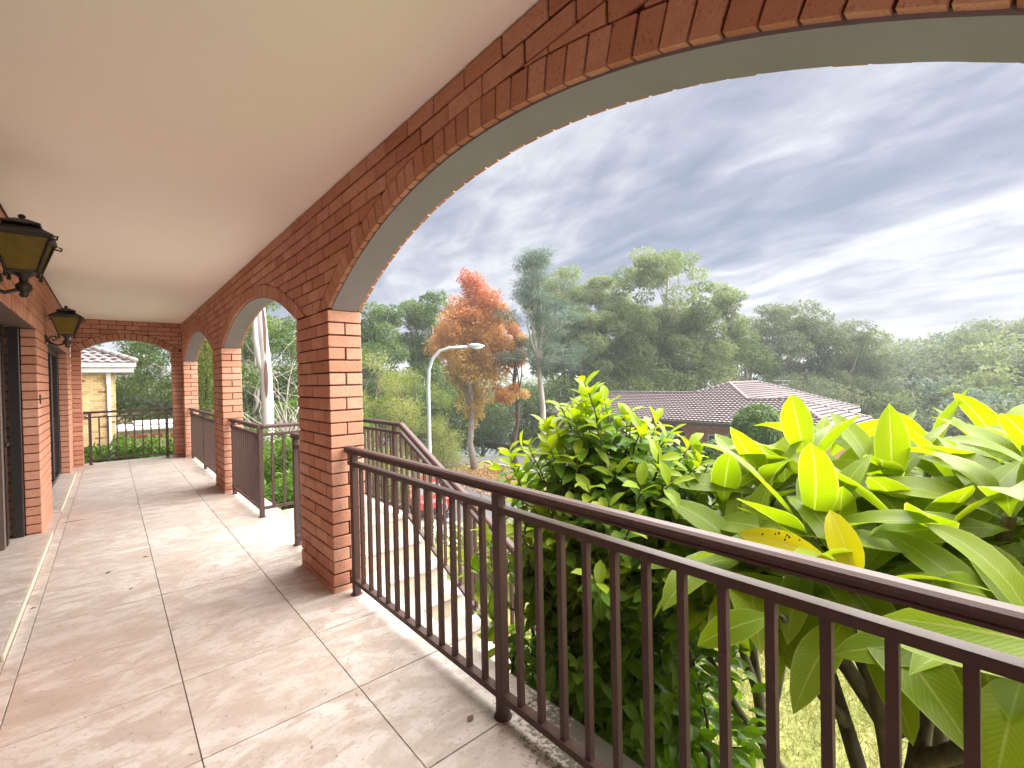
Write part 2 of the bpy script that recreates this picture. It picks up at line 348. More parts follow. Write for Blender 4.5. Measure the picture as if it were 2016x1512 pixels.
def np_mesh(name, V, F, mat, rnd=None, uv=None, smooth=False):
    """V (n,3), F (m,k) all faces the same size"""
    me = bpy.data.meshes.new(name); me.vertices.add(len(V)); me.vertices.foreach_set('co', np.ascontiguousarray(V, dtype=np.float32).ravel())
    m, k = F.shape; me.loops.add(m*k); me.loops.foreach_set('vertex_index', np.ascontiguousarray(F, dtype=np.int32).ravel())
    me.polygons.add(m); me.polygons.foreach_set('loop_start', np.arange(m, dtype=np.int32)*k); me.polygons.foreach_set('loop_total', np.full(m, k, dtype=np.int32))
    if smooth: me.polygons.foreach_set('use_smooth', np.ones(m, dtype=bool))
    if rnd is not None: a = me.attributes.new('rnd', 'FLOAT', 'POINT'); a.data.foreach_set('value', np.ascontiguousarray(rnd, dtype=np.float32))
    if uv is not None: l = me.uv_layers.new(name='UVMap'); l.data.foreach_set('uv', np.ascontiguousarray(uv[F.ravel()], dtype=np.float32).ravel())
    me.update(calc_edges=True); me.validate(); me.materials.append(MATS[mat]); return me
def unit(a): return a/np.maximum(np.linalg.norm(a, axis=-1, keepdims=True), 1e-9)
def cards(P, D, N, L, Wd, rnd, bend=.12):
    """leaf-sized bent quads"""
    n = len(P); S = unit(np.cross(D, N)); N2 = np.cross(S, D); L = L[:, None]; Wd = Wd[:, None]
    V = np.empty((n, 4, 3)); V[:, 0] = P; V[:, 1] = P + D*L*.5 + S*Wd*.5 + N2*L*bend; V[:, 2] = P + D*L; V[:, 3] = P + D*L*.5 - S*Wd*.5 + N2*L*bend
    return V.reshape(-1, 3), np.arange(n*4).reshape(-1, 4), np.repeat(rnd, 4)
def rand_dirs(n, rng, up=0., flat=1.):
    d = rng.normal(size=(n, 3)); d[:, 2] = d[:, 2]*flat + up; return unit(d)
def clump_cards(clumps, per, L, Wd, rng, droop=-.3, shell=.45, rndf=None, flat=1., spread=.35):
    """clumps: rows of cx,cy,cz,rx,ry,rz"""
    C = np.asarray(clumps, float); k = len(C)
    vol = (C[:, 3]*C[:, 4]*C[:, 5])**(2/3); cnt = np.maximum(8, (per*vol/vol.mean()).astype(int)); idx = np.repeat(np.arange(k), cnt); n = len(idx)
    u = unit(rng.normal(size=(n, 3))); rr = (shell + (1-shell)*rng.random(n))**.6 * rng.choice([1., .8, 1.08], n)
    P = C[idx, :3] + u*rr[:, None]*C[idx, 3:6]
    D = unit(u*.6 + rng.normal(size=(n, 3))*.7 + np.array([0, 0, droop])); N = unit(rng.normal(size=(n, 3))*.8 + np.array([0, 0, .8]) + u*.3)
    cr = rng.random(k); r = np.clip(cr[idx]*.72 + rng.random(n)*.40 - .06, 0, 1)
    if rndf is not None: r = rndf(P, r, rng)
    return cards(P, D, N, L*rng.uniform(.6, 1.25, n), Wd*rng.uniform(.6, 1.25, n), r)
def crown_clumps(c, rad, n, size, rng, shell=.5, squash=.7, lower=-1., lump=.0):
    out = []
    while len(out) < n:
        d = unit(rng.normal(size=3)); 
        if d[2] < lower: continue
        r = (shell + (1-shell)*rng.random())**.7; s = size*rng.uniform(.6, 1.35)
        out.append((c[0]+d[0]*rad[0]*r, c[1]+d[1]*rad[1]*r, c[2]+d[2]*rad[2]*r, s, s, s*squash))
    return out
def limb_path(a, b, rng, k=5, sag=.12):
    a = np.array(a, float); b = np.array(b, float); L = np.linalg.norm(b-a); pts = []
    off = rng.normal(size=3)*L*sag*.5; off[2] = abs(off[2])*.4
    for i in range(k): t = i/(k-1); pts.append(a+(b-a)*t + off*math.sin(math.pi*t) + (rng.normal(size=3)*L*.015 if 0 < i < k-1 else 0))
    return pts
def tree(name, label, cat, base, trunk_top, tr, clumps, leafmat, barkmat, per, L, Wd, seed, group=None, droop=-.3, limbs=14, rndf=None, shell=.45, bare=0, lean=.0, split=.35, trunkmax=1.):
    rng = np.random.default_rng(seed); root = tag(empty(name, base), label, cat, group); b = np.array(base, float); tt = np.array(trunk_top, float)
    mb = MB(); path = limb_path(b, tt, rng, 7, .06); path[0] = b - np.array([0, 0, .3])
    mb.tube([p-b for p in path], [tr*(1-.72*i/6)*(1.25 if i == 0 else 1) for i in range(7)], 9)
    C = np.asarray(clumps, float); sel = rng.permutation(len(C))[:limbs]
    for j in sel:
        t = rng.uniform(split, .95); i = min(5, int(t*6)); a = path[i]+(path[i+1]-path[i])*(t*6-i)
        if C[j, 2] < a[2]+.1: a = path[max(1, int(split*6))]
        q = limb_path(a, C[j, :3], rng, 5, .16); r0 = tr*(1-.72*t)*.5
        mb.tube([p-b for p in q], [r0*(1-.75*i/4) for i in range(5)], 6)
        for _ in range(bare):
            e = C[j, :3] + np.clip(rng.normal(size=3), -1, 1)*C[j, 3]*.65; mb.tube([p-b for p in limb_path(q[3], e, rng, 4, .2)], [r0*.35, r0*.28, r0*.18, r0*.08], 5)
    mb.build('trunk', barkmat, root, smooth=True)
    V, F, r = clump_cards(clumps, per, L, Wd, rng, droop, shell, rndf)
    link('crown', np_mesh('crown', V-b, F, leafmat, r), root)
    return root
def shrub(name, label, cat, base, clumps, leafmat, barkmat, per, L, Wd, seed, group=None, droop=.1, stems=7, shell=.3, rndf=None):
    rng = np.random.default_rng(seed); root = tag(empty(name, base), label, cat, group); b = np.array(base, float); mb = MB(); C = np.asarray(clumps, float)
    for j in rng.permutation(len(C))[:stems]:
        q = limb_path(b+rng.normal(size=3)*[.08, .08, 0], C[j, :3], rng, 5, .2); h = max(.3, C[j, 2]-b[2]); mb.tube([p-b for p in q], [h*.022*(1-.16*i) for i in range(5)], 6)
    mb.build('stem', barkmat, root, smooth=True)
    V, F, r = clump_cards(clumps, per, L, Wd, rng, droop, shell, rndf); link('foliage', np_mesh('foliage', V-b, F, leafmat, r), root); return root
def pol(az, dist, z=0.): return (dist*math.sin(R(az)), dist*math.cos(R(az)), z)

# ------------------------------------------------------------------ brickwork
CH = .086; CO = -.038       # course height; bottom of the first course lies a little under the floor
_bm_cache = {}
def brick_mesh(dx, dy, dz, mat='brick', c=.0035):
    k = (round(dx, 3), round(dy, 3), round(dz, 3), mat)
    if k not in _bm_cache:
        mb = MB(); mb.cbox(-dx/2, dx/2, -dy/2, dy/2, -dz/2, dz/2, c); me = mb.mesh('brick'); me.materials.append(MATS[mat]); _bm_cache[k] = me
    return _bm_cache[k]
class Wall:
    """gathers the bricks of one thing, then links the nearest ones singly and joins the rest"""
    def __init__(s, root, mat='brick'): s.root = root; s.items = []; s.mat = mat; s.off = Vector(root.location)
    def box(s, x0, x1, y0, y1, z0, z1):
        if min(x1-x0, y1-y0, z1-z0) < .012: return
        me = brick_mesh(x1-x0, y1-y0, z1-z0, s.mat); s.items.append((me, Vector(((x0+x1)/2, (y0+y1)/2, (z0+z1)/2))))
    def poly(s, poly, fn, d0, d1):
        mb = MB(); mb.prism(poly, fn, d0, d1); c = Vector(np.mean(np.array(mb.v), axis=0)); mb.v = [tuple(Vector(p)-c) for p in mb.v]
        me = mb.mesh('brick'); me.materials.append(MATS[s.mat]); s.items.append((me, c))
    def finish(s, limit=290, jit=.0012, label=None):
        cp = Vector((0, 0, CAMZ)); s.items.sort(key=lambda it: (it[1]-cp).length)
        for me, c in s.items[:limit]:
            o = link('brick', me, s.root, c - s.off + Vector((random.gauss(0, jit), random.gauss(0, jit), random.gauss(0, jit*.5)))); o.rotation_euler = (random.gauss(0, .003), random.gauss(0, .003), random.gauss(0, .004))
        rest = s.items[limit:]
        if rest:
            mb = MB()
            for me, c in rest: mb.add([v.co + c - s.off for v in me.vertices], [tuple(p.vertices) for p in me.polygons])
            tag(mb.build('brickwork', s.mat, s.root), kind='stuff')
fY = lambda x0: (lambda u, w, d: (x0+d, u, w))     # wall running along Y
fX = lambda y0: (lambda u, w, d: (u, y0+d, w))     # wall running along X
def course(k): return CO + k*CH, CO + k*CH + .076
def run(u0, u1, k, off=0.):
    """running bond between u0 and u1 on course k"""
    j = off + (.12 if k % 2 else 0); a = math.floor((u0-j)/.24)*.24 + j; out = []
    while a < u1:
        p, q = max(a, u0), min(a+.23, u1)
        if q-p > .03: out.append((p, q))
        a += .24
    return out
def clip_z(poly, z, above=True):
    out = []
    for i in range(len(poly)):
        a, b = poly[i], poly[(i+1) % len(poly)]; ia, ib = (a[1] >= z) == above, (b[1] >= z) == above
        if ia: out.append(a)
        if ia != ib: t = (z-a[1])/(b[1]-a[1]); out.append((a[0]+(b[0]-a[0])*t, z))
    return out
# ------------------------------------------------------------------ veranda
XA, XB = 1.12, 1.35           # inner and outer face of the arcade
XL = -.53                     # face of the house wall
YF = 11.6                     # inner face of the end wall
ZC = 2.713                    # ceiling
ZS = CO + 23*CH               # springing of the arches (1.94)
PILL = [(-.825, -.115), (3.177, 3.887), (7.15, 7.86), (11.32, 12.05)]

# floor: slab and one object for each tile
mb = MB(); mb.box(-.60, 1.43, -7.2, 12.0, -.30, -.021); floor = mb.build('veranda_floor', 'tile_grout'); tag(floor, kind='structure')
xs = [-.453, -.385, .235, .855, 1.45]; ys = [2.135 + .6235*k for k in range(-15, 17)]  # rows far behind the camera are unseen, added to bounce light onto the ceiling
for j in range(len(ys)-1):
    for i in range(len(xs)-1):
        x0, x1, y0, y1 = xs[i]+.0018, xs[i+1]-.0018, ys[j]+.0028, min(ys[j+1]-.0028, 11.98)
        if y1-y0 < .05: continue
        mb = MB(); mb.cbox(x0, x1, y0, y1, -.020, random.uniform(-.0006, .0006), .0015); mb.build('tile', 'travertine_tile', floor)
for y0, y1 in ((-7.2, 3.62), (6.42, 7.50), (10.66, 11.6)):     # narrow strip against the wall
    mb = MB(); mb.cbox(-.60, -.4545, y0, y1, -.020, -.0005, .0015); mb.build('tile', 'travertine_tile', floor)
# raised door steps
for y0, y1, lab, x0 in ((3.63, 6.40, 'pale tiled doorstep in front of the brown entry door', -1.45), (7.52, 10.64, 'pale tiled doorstep below the dark sliding door', -.70)):
    st = tag(empty('door_step', (-.5, (y0+y1)/2, 0)), lab, 'step')
    mb = MB(); n = 4; w = (y1-y0)/n
    for k in range(n):
        mb = MB(); mb.cbox(x0, -.470, y0+k*w+.0015, y0+(k+1)*w-.0015, -.02, .036, .002); o = mb.build('tile', 'travertine_tile', st); o.location = -st.location
    mb = MB(); mb.cbox(-.468, -.4555, y0, y1, -.019, .034, .002); o = mb.build('edge_trim', 'cream_trim', st); o.location = -st.location

# ceiling
mb = MB(); mb.box(-1.6, 1.42, -1.9, 12.1, ZC, ZC+.18); tag(mb.build('ceiling', 'ceiling_paint'), kind='structure')  # cut short out of view behind the camera, shaped to let more light in

# ---- pillars
plab = ['brick pillar at the right end of the widest arch, outside the picture', 'nearest orange brick pillar between the wide arch and the landing', 'second orange brick pillar, between the landing opening and the farther railing', 'farthest orange brick pillar at the end wall corner']
for (y0, y1), lab in zip(PILL, plab):
    root = tag(empty('brick_pillar', ((XA+XB)/2, (y0+y1)/2, 0)), lab, 'pillar', 'brick pillars of the veranda'); wl = Wall(root); L3 = y1-y0
    mb = MB(); mb.box(XA+.010, XB-.010, y0+.010, y1-.010, -.1, ZS-.006); o = mb.build('mortar', 'mortar', root); o.location = -root.location
    for k in range(23):
        z0, z1 = course(k)
        if k % 2 == 1:
            for p in range(3):
                a, b = y0+p*.24, y0+p*.24+.23
                wl.box(XA, XA+.11, a, min(b, y1), z0, z1); wl.box(XB-.11, XB, a, min(b, y1), z0, z1)
        else:
            wl.box(XA, XB, y0, y0+.11, z0, z1); wl.box(XA, XB, y1-.11, y1, z0, z1)
            for p in range(2):
                a = y0+.12+p*.24; wl.box(XA, XA+.11, a, a+.23, z0, z1); wl.box(XB-.11, XB, a, a+.23, z0, z1)
    wl.finish()

# ---- arches and the wall above them
def arch_geo(ya, yb, rise): 
    c = (yb-ya)/2; Rr = (c*c+rise*rise)/(2*rise); return (ya+yb)/2, ZS+rise-Rr, Rr, c
def arched_wall(name, lab, u0, u1, ua, ub, rise, fn, thick, ztop, zs=ZS, rowlock=.112, limit=290, xin=0.):
    """wall panel from u0 to u1 above springing with one segmental arch between ua and ub"""
    c = (ub-ua)/2; Rr = (c*c+rise*rise)/(2*rise); yc = (ua+ub)/2; zc = zs+rise-Rr; Re = Rr+rowlock+.008
    o3 = fn((u0+u1)/2, zs, thick/2); root = tag(empty(name, o3), lab, 'brick arch', 'brick arches of the veranda'); wl = Wall(root); off = Vector(root.location)
    zext = lambda u: zc + math.sqrt(Re*Re-(u-yc)**2) if abs(u-yc) < Re else -9
    zint = lambda u: zc + math.sqrt(Rr*Rr-(u-yc)**2) if abs(u-yc) < Rr else -9
    # mortar core
    mb = MB(); us = sorted(set([u0+.006, u1-.006, ua, ub] + list(np.linspace(ua, ub, 41))))
    for a, b in zip(us[:-1], us[1:]):
        za = max(zs, zint(a))+.008 if ua-1e-6 <= a <= ub+1e-6 and ua-1e-6 <= b <= ub+1e-6 else zs-.006
        zb = max(zs, zint(b))+.008 if ua-1e-6 <= a <= ub+1e-6 and ua-1e-6 <= b <= ub+1e-6 else zs-.006
        mb.prism([(a, za), (b, zb), (b, ztop+.03), (a, ztop+.03)], fn, .010, thick-.010)
    o = mb.build('mortar', 'mortar', root); o.location = -off
    # ring of voussoirs
    phi = math.asin(c/Rr); n = int(round(2*(phi)*(Rr)/.0865)); dphi = 2*phi/n; gap = .005/Rr
    for i in range(-2, n+2):
        a0, a1 = -phi+i*dphi+gap, -phi+(i+1)*dphi-gap; Ro = Rr+rowlock
        P = [(yc+Rr*math.sin(a0), zc+Rr*math.cos(a0)), (yc+Rr*math.sin(a1), zc+Rr*math.cos(a1)), (yc+Ro*math.sin(a1), zc+Ro*math.cos(a1)), (yc+Ro*math.sin(a0), zc+Ro*math.cos(a0))]
        P = clip_z(P, zs+.004)
        if len(P) >= 3 and max(p[1] for p in P) > zs+.02 and all(u0-.01 <= p[0] <= u1+.01 for p in P): wl.poly(P, fn, -.002, thick+.002)
    # coursed bricks, both leaves, cut to the ring
    k = 23 if abs(zs-ZS) < 1e-6 else int(math.ceil((zs-CO)/CH))
    while True:
        z0, z1 = course(k)
        if z0 > ztop-.01: break
        z1 = min(z1, ztop+.02)
        for p, q in run(u0, u1, k, xin):
            uu = np.linspace(p, q, 7); zl = np.array([max(z0, zext(u)) for u in uu])
            if (zl < z0+1e-6).all():
                for d0, d1 in ((0, .11), (thick-.11, thick)):
                    if thick < .2 and d0 > 0: continue
                    P0, P1 = fn(p, z0, d0), fn(q, z1, d1); wl.box(min(P0[0], P1[0]), max(P0[0], P1[0]), min(P0[1], P1[1]), max(P0[1], P1[1]), z0, z1)
            else:
                ok = [i for i in range(7) if zl[i] < z1-.004]
                if len(ok) < 2: continue
                lo, hi = ok[0], ok[-1]; uu2, zl2 = uu[lo:hi+1], zl[lo:hi+1]
                P = [(uu2[i], zl2[i]) for i in range(len(uu2))] + [(uu2[-1], z1), (uu2[0], z1)]
                for d0, d1 in ((0, .11), (thick-.11, thick)):
                    if thick < .2 and d0 > 0: continue
                    wl.poly(P, fn, d0, d1)
        k += 1
    # painted steel soffit, narrower than the wall
    mb = MB(); N = 36; aa = [-phi+2*phi*i/N for i in range(N+1)]
    for i in range(N):
        P = [(yc+rr*math.sin(a), zc+rr*math.cos(a)) for rr, a in ((Rr-.009, aa[i]), (Rr-.009, aa[i+1]), (Rr+.006, aa[i+1]), (Rr+.006, aa[i]))]; mb.prism(P, fn, .024, thick-.024)
    o = mb.build('soffit', 'soffit_metal', root); o.location = -off
    wl.finish(limit); return root
arched_wall('brick_arch', 'widest brick arch overhead framing the cloudy sky', -.47, 3.532, PILL[0][1], PILL[1][0], .485, fY(XA), .23, ZC)
arched_wall('brick_arch', 'middle brick arch over the landing with the white gum trunk behind', 3.532, 7.505, PILL[1][1], PILL[2][0], .385, fY(XA), .23, ZC)
arched_wall('brick_arch', 'small looking farthest side arch with the golden conifer behind', 7.505, 11.59, PILL[2][1], PILL[3][0], .42, fY(XA), .23, ZC)
# end wall with its own low arch: X from the house wall to the arcade
UA, UB, ZE = -.395, .955, 2.14
ew = arched_wall('brick_arch', 'dark red brick arch of the end wall framing the neighbouring house', XL, XA-.003, UA, UB, .215, fX(YF), .23, ZC, zs=ZE)
wl = Wall(ew)
for k in range(26):
    z0, z1 = course(k); z1 = min(z1, ZE-.002)
    if z0 > ZE-.02: break
    for a, b in ((XL, UA), (UB, XA-.004)):
        wl.box(a, b, YF, YF+.11, z0, z1); wl.box(a, b, YF+.12, YF+.23, z0, z1)
wl.finish(200)
for a, b in ((XL+.006, UA-.010), (UB+.010, XA-.004)): mb = MB(); mb.box(a, b, YF+.010, YF+.22, -.1, ZE); o = mb.build('mortar', 'mortar', ew); o.location = -ew.location
mb = MB(); mb.box(XA-.05, XA+.17, YF+.03, YF+.20, -.1, ZC+.02); o = mb.build('mortar', 'mortar', ew); o.location = -ew.location

# ---- house wall on the left, with the entry alcove and the sliding door
hw = tag(empty('house_wall', (XL, 8, 0)), 'orange brick house wall with door openings on the left of the veranda', 'wall'); wl = Wall(hw)
ZO = CO + 24*CH            # top of the openings
segs = [(-2.6, 3.62), (6.42, 7.50), (10.66, 11.6)]
for k in range(24):
    z0, z1 = course(k)
    for a, b in ((2.6, 3.62), (6.42, 7.50), (10.66, 11.595)):
        for p, q in run(a, b, k, a): wl.box(XL-.11, XL, p, q, z0, z1)
    # reveal bricks in the returns (facing the camera)
    for a in (6.42, 10.66):
        if k % 2: wl.box(XL-.235, XL-.12, a, a+.23, z0, z1)
        else: wl.box(XL-.235, XL-.12, a, a+.11, z0, z1)
u = 2.6                                                        # on-edge course over the openings
while u < 11.5:
    wl.box(XL-.11, XL, u, u+.076, ZO, ZO+.112); u += .0865
for k in range(26, 32):
    z0 = ZO+.122+(k-26)*CH; z1 = min(z0+.076, ZC+.02)
    for p, q in run(2.6, 11.595, k, .07): wl.box(XL-.11, XL, p, q, z0, z1)
wl.finish(290)
mb = MB(); 
for a, b in segs: mb.box(-1.5 if a < 0 else XL-.225, XL-.010, a+.010, b-.010, -.1, ZO+.006)
mb.box(XL-.30, XL-.010, -2.6, 11.59, ZO+.006, ZC+.05); o = mb.build('mortar', 'mortar', hw); o.location = -hw.location
mb = MB(); mb.cbox(XL-.001, XL+.012, 6.50, 6.545, 1.29, 1.38, .003); o = mb.build('doorbell_switch', 'dark_frame', hw); o.location = -hw.location
# entry alcove: dark timber lining, brown door leaf standing at the far side
en = tag(empty('entry_door', (-.9, 6.0, 0)), 'brown entry door and dark frame at the left picture edge', 'door')
def part(name, mat, root, fn):
    mb = MB(); fn(mb); o = mb.build(name, mat, root); o.location = -Vector(root.location); return o
part('door_leaf', 'door_paint', en, lambda m: m.cbox(-1.40, -.722, 5.96, 6.03, .04, ZO-.06, .004))
part('door_panel', 'door_paint', en, lambda m: m.cbox(-1.30, -.80, 5.945, 5.961, .95, 1.9, .006)); part('door_panel', 'door_paint', en, lambda m: m.cbox(-1.30, -.80, 5.945, 5.961, .15, .85, .006))
part('door_frame', 'dark_frame', en, lambda m: (m.cbox(-.72, -.645, 6.36, 6.43, .037, ZO-.005, .003), m.box(-1.47, -.722, 6.10, 6.2, .037, ZO-.005)))
part('door_handle', 'lamp_iron', en, lambda m: (m.cbox(-.735, -.70, 6.06, 6.16, .93, .96, .004),))
part('alcove_wall', 'door_paint', en, lambda m: (m.box(-1.52, -1.47, 3.4, 6.3, -.05, ZO+.1), m.box(-1.5, -.64, 3.5, 3.61, -.05, ZO)))
part('alcove_soffit', 'door_paint', en, lambda m: m.box(-1.5, XL-.012, 3.62, 6.42, ZO-.004, ZO+.05))
# sliding door
sl = tag(empty('sliding_door', (-.68, 9.0, 0)), 'dark framed glass sliding door set back in the house wall', 'door')
part('frame', 'dark_frame', sl, lambda m: (m.cbox(-.705, -.645, 7.52, 7.59, .037, ZO-.01, .003), m.cbox(-.705, -.645, 10.57, 10.64, .037, ZO-.01, .003), m.box(-.704, -.646, 7.59, 10.57, ZO-.07, ZO-.012), m.box(-.704, -.646, 7.59, 10.57, .038, .085)))
for y in (8.55, 9.1, 9.6): part('stile', 'dark_frame', sl, lambda m: m.cbox(-.70, -.652, y, y+.055, .085, ZO-.07, .003))
for a, b in ((7.59, 8.55), (8.605, 9.1), (9.155, 9.6), (9.655, 10.57)): part('pane', 'window_glass', sl, lambda m: m.box(-.682, -.676, a, b, .085, ZO-.07))
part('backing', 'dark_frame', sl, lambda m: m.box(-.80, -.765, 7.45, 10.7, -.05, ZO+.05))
part('head_lining', 'door_paint', sl, lambda m: m.box(-.80, XL-.012, 7.50, 10.66, ZO-.004, ZO+.04))

# ---- railings
PROF_TOP = [(-.033, -.020), (.033, -.020), (.033, -.012), (.029, -.009), (.033, -.005), (.033, .004), (.028, .013), (.016, .0195), (-.016, .0195), (-.028, .013), (-.033, .004), (-.033, -.005), (-.029, -.009), (-.033, -.012)]
def sq(w, h): return [(-w/2, -h/2), (w/2, -h/2), (w/2, h/2), (-w/2, h/2)]
_bal = {}
def baluster(root, x, y, z0, z1):
    k = round(z1-z0, 3)
    if k not in _bal:
        mb = MB(); mb.box(-.0115, .0115, -.0115, .0115, 0, k); me = mb.mesh('baluster'); me.materials.append(MATS['rail_paint']); _bal[k] = me
    return link('baluster', _bal[k], root, Vector((x, y, z0)) - Vector(root.location))
def post(root, x, y, z0, z1, w=.045, ring=True):
    mb = MB(); mb.cbox(-w/2, w/2, -w/2, w/2, 0, z1-z0, .003); o = mb.build('post', 'rail_paint', root, Vector((x, y, z0))-Vector(root.location))
    if ring:
        mb = MB(); mb.lathe([(.040, 0), (.040, .003), (.028, .006)], 14); mb.build('base_ring', 'rail_paint', o)
def rail_run(root, p, q, posts, bals, ends=(0, 0)):
    """straight level run from p to q; posts and balusters by distance along it"""
    p = Vector(p); q = Vector(q); d = (q-p).normalized(); o = Vector(root.location)
    mb = MB(); mb.sweep(PROF_TOP, [p-o+Vector((0, 0, .98))-d*ends[0], q-o+Vector((0, 0, .98))+d*ends[1]]); mb.build('top_rail', 'rail_paint', root)
    cuts = sorted([0]+list(posts)+[(q-p).length])
    for a, b in zip(cuts[:-1], cuts[1:]):
        if b-a < .05: continue
        A, B = p+d*(a+.023), p+d*(b-.023)
        mb = MB(); mb.sweep(sq(.040, .028), [A-o+Vector((0, 0, .889)), B-o+Vector((0, 0, .889))]); mb.build('mid_rail', 'rail_paint', root)
        mb = MB(); mb.sweep(sq(.040, .028), [A-o+Vector((0, 0, .094)), B-o+Vector((0, 0, .094))]); mb.build('bottom_rail', 'rail_paint', root)
    for t in posts: w = p+d*t; post(root, w.x, w.y, 0, .962)
    for t in bals: w = p+d*t; baluster(root, w.x, w.y, .107, .877)
XR = 1.235
rl = tag(empty('railing', (XR, 1.5, 0)), 'nearest brown metal railing across the foreground under the widest arch', 'railing')
rail_run(rl, (XR, -.10, 0), (XR, 3.165, 0), [.08, 1.63, 3.18], [.08+.1192*k for k in range(1, 13)]+[1.63+.1192*k for k in range(1, 13)])
rl = tag(empty('railing', (XR-.02, 6.4, 0)), 'brown railing beside the landing, turning outward behind the nearest pillar', 'railing')
rail_run(rl, (XR-.02, 5.58, 0), (XR-.02, 7.14, 0), [0, 1.46], [.1122*k for k in range(1, 13)], (.033, 0))
rail_run(rl, (XR-.02, 5.58, 0), (2.33, 5.58, 0), [.46, 1.115], [.115, .23, .345, .575, .69, .80, .91, 1.02])
rl = tag(empty('railing', (XR, 4.1, 0)), 'short brown railing stub on the far side of the nearest pillar', 'railing')
rail_run(rl, (XR, 3.90, 0), (XR, 4.39, 0), [.49], [.11, .23, .36], (0, .033))
rl = tag(empty('railing', (XR-.02, 9.6, 0)), 'brown railing between the second pillar and the end wall, seen edge on', 'railing')
rail_run(rl, (XR-.02, 7.87, 0), (XR-.02, 11.31, 0), [.08, 1.66, 3.26], [.08+.1215*k for k in range(1, 13)]+[1.66+.1225*k for k in range(1, 13)])
rl = tag(empty('railing', (.28, YF+.115, 0)), 'brown railing closing the arch in the dark end wall', 'railing')
rail_run(rl, (UA+.004, YF+.115, 0), (UB-.004, YF+.115, 0), [.09, 1.245], [.09+.1283*k for k in range(1, 9)])

# ---- landing and stairs running down towards the camera
ld = tag(empty('landing', (1.9, 5.0, 0)), 'pale tiled stair landing outside the middle arch', 'landing')
part('slab', 'concrete', ld, lambda m: m.box(1.432, 2.42, 4.45, 5.72, -1.6, -.022))
for a, b in ((4.452, 5.08), (5.083, 5.718)):
    for x0, x1 in ((1.452, 1.93), (1.933, 2.42)): part('tile', 'travertine_tile', ld, lambda m: m.cbox(x0, x1, a, b, -.0215, -.0003, .0015))
sr = tag(empty('staircase', (1.9, 3.2, -.6)), 'cream tiled stairs going down behind the nearest railing', 'stairs')
NST = 8; RI, TR = .158, .33
for k in range(1, NST+1):
    z = -RI*k; y1 = 4.45-TR*(k-1); y0 = y1-TR
    part('riser', 'cream_trim', sr, lambda m: m.box(1.455, 2.40, y0, y1+.0, -1.75, z-.024))
    part('tread', 'travertine_tile', sr, lambda m: m.cbox(1.453, 2.415, y0-.02, y1-.003, z-.0235, z, .004))
part('riser', 'cream_trim', sr, lambda m: m.box(1.455, 2.41, 4.4385, 4.4495, -RI+.001, -.024))
yl = 4.45-TR*NST
rl = tag(empty('stair_railing', (2.33, 4.4, 0)), 'brown handrail sloping down along the outer side of the stairs', 'railing'); o = Vector(rl.location)
sl_ = -RI/TR; zt = lambda y: 1.0 if y > 4.5 else 1.0+(4.5-y)*sl_
def off(y, dz): return Vector((2.33, y, (zt(y)+dz)))-o
for dz, prof, nm in ((-.02, PROF_TOP, 'top_rail'), (-.111, sq(.04, .028), 'mid_rail'), (-.906, sq(.04, .028), 'bottom_rail')):
    mb = MB(); mb.sweep(prof, [off(5.58, dz), off(4.5, dz), off(2.02, dz)]); mb.build(nm, 'rail_paint', rl)
for y in (4.66, 3.3, 2.06): post(rl, 2.33, y, zt(y)-1.02 if y < 4.5 else 0, zt(y)-.03)
y = 5.46
while y > 2.1:
    if min(abs(y-4.66), abs(y-3.3)) > .06: baluster(rl, 2.33, y, round(zt(y)-.895, 4), round(zt(y)-.895, 4)+.775)
    y -= .118

